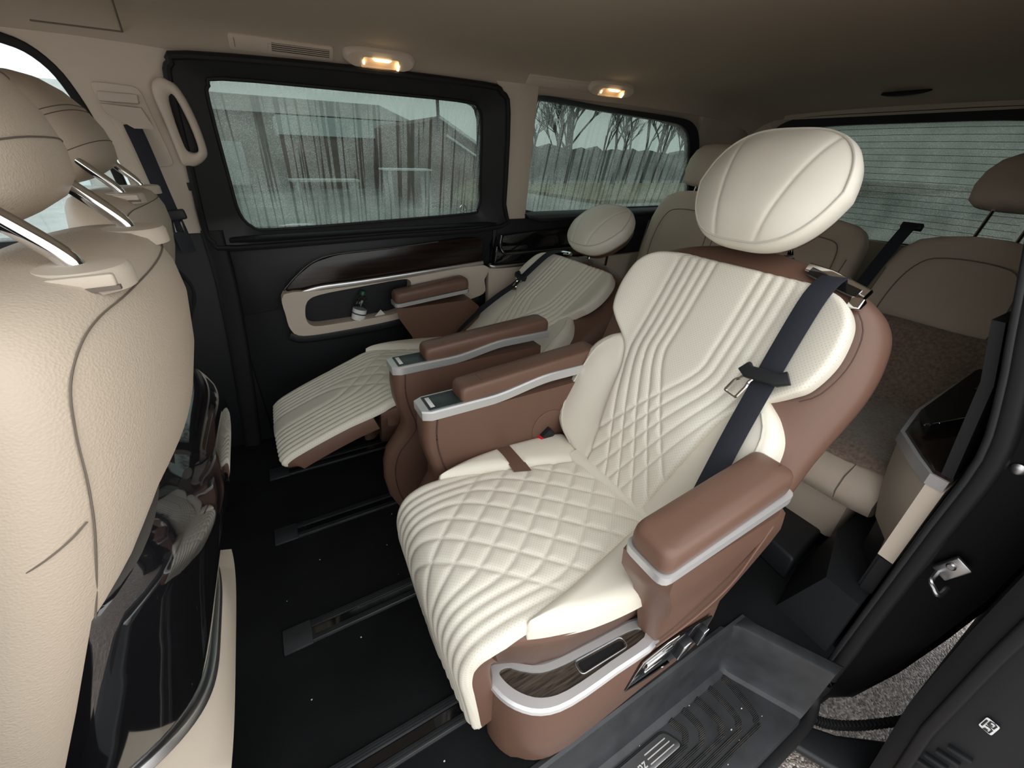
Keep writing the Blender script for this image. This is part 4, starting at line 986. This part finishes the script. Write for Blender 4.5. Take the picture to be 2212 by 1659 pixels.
# fur throw on the nearest rear seat
th = math.radians(29); Bd = Vector((math.sin(th), 0, math.cos(th))); Nn = Vector((-math.cos(th), 0, math.sin(th)))
pth = [Vector((1.86, .475, .42))+Bd*b+Nn*.035 for b in (.33, .25, .15, .07)]+[Vector((1.80, .475, .462)), Vector((1.68, .475, .458)), Vector((1.56, .475, .452)), Vector((1.47, .475, .440)), Vector((1.425, .475, .425))]
pth = smooth_path(pth, 6); V = []; nA = 44
for i, p in enumerate(pth):
    a = pth[max(0, i-1)]; b = pth[min(len(pth)-1, i+1)]; t = (b-a).normalized(); nv = Vector((t.z, 0, -t.x)); nv = nv if nv.z > 0 else -nv
    for j in range(nA):
        q = -1+2*j/(nA-1); wv_ = 1+.05*math.sin(i*.7)
        V.append(p+Vector((0, q*.238*wv_, 0))+nv*(.006*math.sin(q*5+i*.4)+.004*random.random()+.018*abs(q)**3+(.0 if i else -.01)))
n = nA; F = [(i*n+j, i*n+j+1, (i+1)*n+j+1, (i+1)*n+j) for i in range(len(pth)-1) for j in range(n-1)]
k = len(V); V += [v+Vector((0, 0, -.016)) for v in V]
bd = [(0, j) for j in range(n)]+[(i, n-1) for i in range(1, len(pth))]+[(len(pth)-1, j) for j in range(n-2, -1, -1)]+[(i, 0) for i in range(len(pth)-2, 0, -1)]
F += [tuple(a+k for a in f[::-1]) for f in F]
for q_ in range(len(bd)):
    a = bd[q_][0]*n+bd[q_][1]; b = bd[(q_+1) % len(bd)][0]*n+bd[(q_+1) % len(bd)][1]; F.append((a, b, b+k, a+k))
ft = build('fur_throw', (V, F), 'fur', angle=90); tag(ft, 'brown fluffy throw spread over the nearest rear seat', 'throw')

# ================================================================== NEAR REAR SIDE ARMREST
ar = empty('side_armrest', (1.5, .2, .35)); tag(ar, 'side armrest beside the doorway with dark wood top and beige flank', 'armrest')
def aw(o, z): return [(1.186, .108, z), (1.190, .142, z), (1.24, .185-o, z), (1.335, .252-o, z), (1.50, .278-o, z), (1.80, .288-o, z), (2.15, .285-o, z), (2.15, .12, z), (1.5, .11, z)]
bs_ = lambda z, o: [Vector(p) for p in aw(o, z)]
build('flank', loft([[Vector((x, y, z)) for x, y, _ in aw(o, z)] for z, o in ((.345, .045), (.40, .03), (.50, .012), (.585, .002))]), 'beige_plastic', ar, angle=30)
build('lower_flank', loft([[Vector((x+.005, y, z)) for x, y, _ in aw(o, z)] for z, o in ((.222, .055), (.345, .05))]), 'black_trim', ar, angle=30)
build('silver_band', loft([[Vector((x-.002, y+.003, z)) for x, y, _ in aw(0, z)] for z in (.583, .60, .612)]), 'silver_paint', ar, angle=30)
build('wood_top', loft([[Vector((x+.004, y, z)) for x, y, _ in aw(o, z)] for z, o in ((.610, .004), (.618, .006), (.622, .014))]), 'door_wood', ar, angle=30)
cu = build('handle_console', loft([[Vector((x, y+(.03 if z > .66 else 0)*0, z)) for x, y in ((1.36, .215), (1.45, .26), (1.9, .28), (2.1, .27), (2.1, .20), (1.55, .17))] for z in (.62, .640, .646)]), 'black_plastic', ar, angle=40)
build('bright_edge', tube([Vector((1.385, .208, .648)), Vector((1.55, .168, .648)), Vector((2.1, .197, .650))], .0022, 5), 'chrome', ar)
build('bright_edge', tube([Vector((1.36, .225, .64)), Vector((1.385, .208, .647))], .0025, 5), 'chrome', ar)
build('console_slot', box((1.72, .195, .645), (1.93, .235, .648), .001), 'gloss_black', ar)
# small black floor fittings behind the near recliner
ff = build('floor_box', prism([(1.25, .30, 0), (1.60, .34, 0), (1.60, .50, 0), (1.28, .47, 0)], (0, 0, .10), .012, 3), 'black_plastic'); tag(ff, 'low black cover on the floor behind the near recliner', 'floor cover')
fc = build('wheel_cover', loft([[(1.13, .11, z), (1.14, .20+.3*(.2-z), z), (1.35, .27+.2*(.2-z), z), (2.1, .28, z), (2.1, .11, z)] for z in (.0, .12, .22)]), 'black_trim'); tag(fc, 'black wheel arch cover under the side armrest', 'wheel cover')

# ================================================================== CEILING FITTINGS, PILLAR FITTINGS
def roof_frame(x, y):
    d = Vector((0, .01, hz(x, y+.005)-hz(x, y-.005))).normalized()   # along the slope (outward/down)
    n = Vector((0, -d.z, d.y)); n = n if n.z < 0 else -n
    return Vector(roof_pt(x, y)), Vector((1, 0, 0)), d, n
def lamp(label, x, y, L_):
    o, u, d, n = roof_frame(x, y); e = empty('reading_lamp', tuple(o)); tag(e, label, 'lamp', 'reading lamps along the far roof rail')
    PT = lambda a, b, c: o+u*a+d*b+n*c
    hw = L_/2
    oval = lambda sx, sy, c: [PT(hw*sx*math.copysign(abs(math.cos(t))**.7, math.cos(t)), .036*sy*math.copysign(abs(math.sin(t))**.8, math.sin(t)), c) for t in np.linspace(0, 2*math.pi, 40, endpoint=False)]
    hole = [p for p in rpoly([PT(-hw*.50, -.012, .020), PT(hw*.50, -.012, .020), PT(hw*.56, .026, .020), PT(-hw*.56, .026, .020)], .006, 3)]
    bez = build('bezel', loft([oval(1.04, 1.08, -.006), oval(1.04, 1.08, .006), oval(1.0, 1.0, .014), oval(.93, .88, .019)], True, False), 'beige_plastic', e, angle=60)
    build('bezel_face', ring(oval(.94, .89, .0188), hole, n*-.006, 80), 'beige_plastic', e)
    build('lens', prism([p-n*.008 for p in hole], n*.002), 'lamp_lens', e)
    build('bulb', prism([PT(-hw*.26, -.010, .0205), PT(hw*.28, -.010, .0205), PT(hw*.20, -.003, .0205), PT(-hw*.18, -.003, .0205)], n*.003), 'bulb', e)
    build('bulb', prism([PT(hw*.46, .0, .0205), PT(hw*.53, .004, .0205), PT(hw*.53, .022, .0205), PT(hw*.47, .022, .0205)], n*.003), 'bulb', e)
    build('bulb', prism([PT(-hw*.52, .0, .0205), PT(-hw*.47, .0, .0205), PT(-hw*.46, .012, .0205), PT(-hw*.51, .012, .0205)], n*.003), 'bulb', e)
    ld = bpy.data.lights.new('lamp_light', 'POINT'); ld.energy = .012; ld.color = (1, .68, .38); ld.shadow_soft_size = .02
    lo_ = bpy.data.objects.new('lamp_light', ld); COL.objects.link(lo_); lo_.parent = e; lo_.location = n*.04
    return e
lamp('lit reading lamp above the sliding door window', .472, 1.758, .235)
lamp('lit reading lamp above the rear side window', 1.505, 1.758, .26)
def vent(label, x0, x1, y, open_):
    o, u, d, n = roof_frame((x0+x1)/2, y); e = empty('roof_vent', tuple(o)); tag(e, label, 'vent', 'air vents along the far roof rail')
    PT = lambda a, b, c: o+u*a+d*b+n*c; hw = (x1-x0)/2
    build('plate', prism(rpoly([PT(-hw, -.024, -.004), PT(hw, -.024, -.004), PT(hw, .024, -.004), PT(-hw, .024, -.004)], .008, 3), n*.009, .002), 'beige_plastic', e)
    if open_:
        build('opening', prism([PT(-hw*.22, -.014, .0048), PT(hw*.92, -.014, .0048), PT(hw*.92, .014, .0048), PT(-hw*.22, .014, .0048)], n*.001), 'black_plastic', e)
        for k in range(5):
            b = -.0125+.00625*k
            build('slat', prism([PT(-hw*.22, b-.0009, .0055), PT(hw*.92, b-.0009, .0055), PT(hw*.92, b+.0009, .0055), PT(-hw*.22, b+.0009, .0055)], n*.0025), 'beige_plastic', e)
        build('thumb_wheel', prism([PT(-hw*.29, -.010, .004), PT(-hw*.23, -.010, .004), PT(-hw*.23, .012, .004), PT(-hw*.29, .012, .004)], n*.005, .001), 'beige_plastic', e)
        build('panel_gap', prism([PT(-hw*.90, -.014, .0046), PT(-hw*.89, -.014, .0046), PT(-hw*.89, .015, .0046), PT(-hw*.90, .015, .0046)], n*.001), 'seam_dark', e)
    else:
        build('inner_lid', prism(rpoly([PT(-hw*.9, -.017, .004), PT(hw*.9, -.017, .004), PT(hw*.9, .017, .004), PT(-hw*.9, .017, .004)], .006, 3), n*.003, .001), 'beige_plastic', e)
        build('thumb_catch', prism([PT(hw*.18, .003, .006), PT(hw*.34, .003, .006), PT(hw*.34, .012, .006), PT(hw*.18, .012, .006)], n*.003, .001), 'beige_plastic', e)
vent('long beige roof vent with open slats above the sliding door', .031, .322, 1.764, True)
vent('closed beige roof vent plate above the rear side window', 1.065, 1.385, 1.764, False)

# grab handle on the front pillar
g = empty('grab_handle', (-.15, 1.85, 1.15)); tag(g, 'beige grab handle on the pillar beside the sliding door', 'grab handle')
def gp(x, z, off): return Vector((x, FY(z, off), z))
gout = [(-.196, 1.345), (-.178, 1.377), (-.150, 1.380), (-.125, 1.355), (-.108, 1.28), (-.104, 1.20), (-.116, 1.172), (-.15, 1.150), (-.180, 1.152), (-.186, 1.18), (-.19, 1.26)]
gin = [(-.160, 1.325), (-.150, 1.338), (-.142, 1.33), (-.130, 1.27), (-.126, 1.205), (-.134, 1.192), (-.150, 1.192), (-.158, 1.21), (-.162, 1.27)]
go_ = smooth_path([gp(x, z, .004) for x, z in gout], 3, True); gi_ = smooth_path([gp(x, z, .004) for x, z in gin], 3, True)
oo_ = resample(go_, 80); ii_ = align(oo_, resample(gi_, 80)); up_ = Vector((0, -1, 0))
mid_ = [(a+b)/2 for a, b in zip(oo_, ii_)]
build('grip', loft([[p for p in oo_], [p+(m_-p)*.06+up_*.022 for p, m_ in zip(oo_, mid_)], [p+(m_-p)*.35+up_*.034 for p, m_ in zip(oo_, mid_)], [m_+up_*.038 for m_ in mid_], [p+(m_-p)*.35+up_*.034 for p, m_ in zip(ii_, mid_)], [p+(m_-p)*.06+up_*.022 for p, m_ in zip(ii_, mid_)], [p for p in ii_], [p for p in oo_]], False, False), 'beige_plastic', g, angle=70)
build('recess', prism([p+Vector((0, -.001, 0)) for p in resample(gi_, 40)], (0, .004, 0)), 'black_plastic', g)
# front seat belt outlet and belt
fb = empty('pillar_belt', (-.28, 1.86, .98)); tag(fb, 'black front seat belt hanging from the beige pillar outlet', 'seat belt')
pp_ = rpoly([gp(-.335, 1.36, .002), gp(-.225, 1.355, .002), gp(-.205, 1.15, .002), gp(-.30, 1.14, .002)], .02, 4)
build('outlet_plate', prism(pp_, (0, -.006, 0), .002), 'beige_plastic', fb)
build('height_adjuster', obox(gp(-.28, 1.325, .014), (.045, 0, -.001), (0, .008, 0), (.002, 0, .012), .004), 'beige_plastic', fb)
build('outlet_hood', loft([[gp(-.328, 1.31, .006), gp(-.235, 1.305, .006), gp(-.228, 1.285, .006), gp(-.325, 1.285, .006)], [gp(-.325, 1.308, .028), gp(-.236, 1.302, .028), gp(-.222, 1.255, .026), gp(-.275, 1.256, .026)], [gp(-.32, 1.285, .030), gp(-.24, 1.27, .030), gp(-.226, 1.25, .028), gp(-.27, 1.25, .028)]]), 'beige_plastic', fb, angle=30)
bl = [gp(-.275, 1.262, .010), gp(-.272, 1.245, .022), gp(-.268, 1.20, .030), gp(-.263, 1.10, .04), gp(-.258, 1.02, .05), gp(-.252, .96, .06), gp(-.245, .88, .07)]
build('webbing', sweep(smooth_path(bl, 4), rrect(.021, .0013, .001, 2), up=(0, -1, 0)), 'belt', fb)
build('tongue', obox(gp(-.252, 1.003, .062), (.034, 0, .004), (0, .010, 0), (-.002, 0, .016), .006), 'black_plastic', fb)
build('tongue_blade', tube([gp(-.262, .985, .064), gp(-.262, .95, .066), gp(-.240, .95, .066), gp(-.238, .985, .064)], .003, 6), 'chrome', fb)

# ================================================================== BOTTLE AND PAPER IN THE DOOR POCKET
bo = empty('water_bottle', (.275, 1.915, .536)); tag(bo, 'clear water bottle with green cap leaning in the door pocket', 'bottle')
axv = Vector((.30, 0, .95)).normalized(); o0 = (.285, 1.915, .512)
build('bottle_body', lathe([(.0, 0), (.027, 0), (.030, .006), (.030, .085), (.0295, .10), (.025, .118), (.015, .132), (.0125, .140)], o0, axv, 20), 'bottle_plastic', bo)
build('label', lathe([(.0304, .018), (.0305, .02), (.0305, .066), (.0304, .068)], o0, axv, 20), 'label_white', bo)
build('label_print', lathe([(.0308, .044), (.0308, .050)], o0, axv, 20), 'print_black', bo)
mat('green_cap', (.01, .06, .035), .4); build('cap', lathe([(.0, .134), (.0145, .134), (.0145, .150), (.012, .153), (0, .153)], o0, axv, 16), 'green_cap', bo)
pa_ = build('paper_slip', prism([(.365, 1.905, .535), (.415, 1.908, .535), (.395, 1.907, .562)], (0, .0012, 0)), 'paper', smooth=False); tag(pa_, 'corner of white paper poking out of the door pocket', 'paper')

# crumbs on the carpet
cv, cf = [], []
for i in range(42):
    x, y = (random.uniform(-.2, .9), random.uniform(.32, 1.2)) if i < 26 else (random.uniform(.5, .98), random.uniform(.08, .25))
    z = 0 if i < 26 else -.2; r = random.uniform(.0007, .0019)
    v_, f_ = box((x-r, y-r*.7, z), (x+r, y+r*.7, z+r)); n0 = len(cv); cv += v_; cf += [tuple(a+n0 for a in g_) for g_ in f_]
cb_ = build('crumbs', (cv, cf), 'paper', smooth=False); tag(cb_, 'scattered pale crumbs on the black carpet and step', 'crumbs', kind='stuff')

# ================================================================== OUTSIDE
gd_ = build('ground', box((-40, -20, -.47), (70, 90, -.45)), 'gravel', smooth=False); struct(tag(gd_, 'wet brown gravel ground outside', 'ground'))
gy = build('yard_ground', box((-20, 6, -.455), (40, 60, -.44)), 'yard', smooth=False); struct(tag(gy, 'wet grey yard beyond the far window', 'ground'))
def px(x, y, z): return Vector((x, y, z))
# big grey hall
hb_ = empty('grey_hall', (1, 26, -.45)); tag(hb_, 'large grey hall with a hipped roof seen through the sliding door window', 'building')
build('wall', box((-16, 26, -.45), (7.7, 40, 2.6)), 'shed_wall', hb_, False)
build('roof', loft([[(-17, 25.3, 2.6), (8.2, 25.3, 2.6), (8.2, 41, 2.6), (-17, 41, 2.6)], [(-15, 30, 3.6), (7.7, 30, 3.6), (7.7, 36, 3.6), (-15, 36, 3.6)]]), 'shed_roof', hb_, False)
build('annex', box((1.6, 23.0, -.45), (8.3, 25.9, 1.72)), 'brick_wall', hb_, False)
build('annex_fascia', box((1.5, 22.8, 1.70), (8.4, 25.9, 2.42)), 'pale_wall', hb_, False)
for i, x in enumerate((-8, -5, -2)): build('gate', box((x, 25.9, -.45), (x+2, 26.02, 1.4)), 'pale_wall', hb_, False)
# brown house on the right with white verge boards
bh = empty('brown_house', (9.2, 14.5, -.45)); tag(bh, 'dark brown gabled house with white verge at the right of the sliding door window', 'building')
build('wall', prism([(5.2, 14.5, -.45), (5.2, 14.5, 2.05), (5.5, 14.5, 2.2), (8.8, 14.5, .45), (8.8, 14.5, -.45)], (0, 7, 0)), 'brick_wall', bh, False)
build('verge_board', obox((7.15, 14.42, 1.335), (1.68, 0, -.89), (0, .05, 0), (.015, 0, .035)), 'board_white', bh, False)
build('lower_board', obox((7.25, 14.42, .90), (1.5, 0, -.80), (0, .05, 0), (.012, 0, .025)), 'board_white', bh, False)
build('chimney_pipe', tube([(5.46, 14.3, 1.8), (5.46, 14.3, 4.2)], .05, 10), 'bark', bh)
for lab, (x0, x1, y, z) in (('grey plank bench table in the yard left of centre', (.75, 2.2, 11.3, .60)), ('white board lying on trestles in the yard', (3.1, 4.4, 12.5, .80))):
    t = empty('yard_table', ((x0+x1)/2, y, -.45)); tag(t, lab, 'table', 'yard tables seen through the wet window')
    for k in range(3): build('plank', box((x0, y-.3+.22*k, z-.04), (x1, y-.1+.22*k, z)), 'board_white' if x0 > 3 else 'wood_grey', t, False)
    for xx in (x0+.1, x1-.15):
        for yy in (y-.25, y+.25): build('leg', box((xx, yy-.04, -.45), (xx+.08, yy+.04, z-.04)), 'wood_grey', t, False)
sp_ = build('sheet_pile', loft([[(x, y, -.45+ (0.35*math.sin(max(0, min(1, (x+.6)/2.4))*math.pi) if k else 0)) for x in np.linspace(-.9, 2.2, 12)] for y, k in ((8.8, 0), (9.1, 1), (9.7, 1), (10.2, 0))], False, False, False), 'board_white'); tag(sp_, 'pale tarpaulin heap on the yard ground', 'tarpaulin')
ob_ = build('bush', lathe([(0, 0), (.5, .05), (.7, .35), (.55, .7), (.25, .9), (0, .95)], (6.3, 13.5, -.45), (0, 0, 1), 10), 'brush'); tag(ob_, 'small yellowish bush in the yard', 'bush')
# field, brush strip, far wood behind the rear side window
fd = build('field', box((12, 14, -.46), (60, 24, -.30)), 'brush', smooth=False); tag(fd, 'strip of dry grass beyond the rear side window', 'field')
fwv = []
def hedge(x0, x1, y, h, name, label, m_):
    pts = [(x, y, h*(.75+.25*random.random())) for x in np.linspace(x0, x1, 60)]
    return tag(build(name, loft([[(p[0], y, -.45) for p in pts], pts, [(p[0], y+1.5, p[2]*.9) for p in pts], [(p[0], y+1.5, -.45) for p in pts]], False, False, False), m_, smooth=False), label, 'hedge')
hedge(14, 60, 30, 2.1, 'far_hedge', 'dark hedge line behind the bare trees', 'far_wood')
def bare_tree(base, h, lab, sd):
    rr_ = random.Random(sd); parts = []; e = empty('bare_tree', base); tag(e, lab, 'tree', 'bare trees behind the rear side window')
    def br(p, d, l, r, lv):
        q = p+d*l; mid = (p+q)/2+Vector((rr_.uniform(-.04, .04)*l, 0, 0))
        parts.append(tube([p, mid, q], r, 5, scale=[1, .85, .65]))
        if lv == 0: return
        for _ in range(4 if lv > 1 else 4):
            nd = (d+Vector((rr_.uniform(-.75, .75), rr_.uniform(-.5, .5), rr_.uniform(-.05, .55)))).normalized()
            br(p+d*l*rr_.uniform(.45, 1.0), nd, l*rr_.uniform(.45, .7), r*.55, lv-1)
    br(Vector(base), Vector((rr_.uniform(-.08, .08), 0, 1)).normalized(), h*.5, h*.014, 4 if sd % 2 else 3)
    build('branches', join(*parts), 'bark', e)
for i in range(20):
    x = 13.5+i*.95+random.uniform(-.5, .5)
    bare_tree((x, 24.5+random.uniform(-1.5, 3), -.45), random.uniform(5.5, 8.5), 'bare leafless tree in the row behind the rear side window', 100+i)
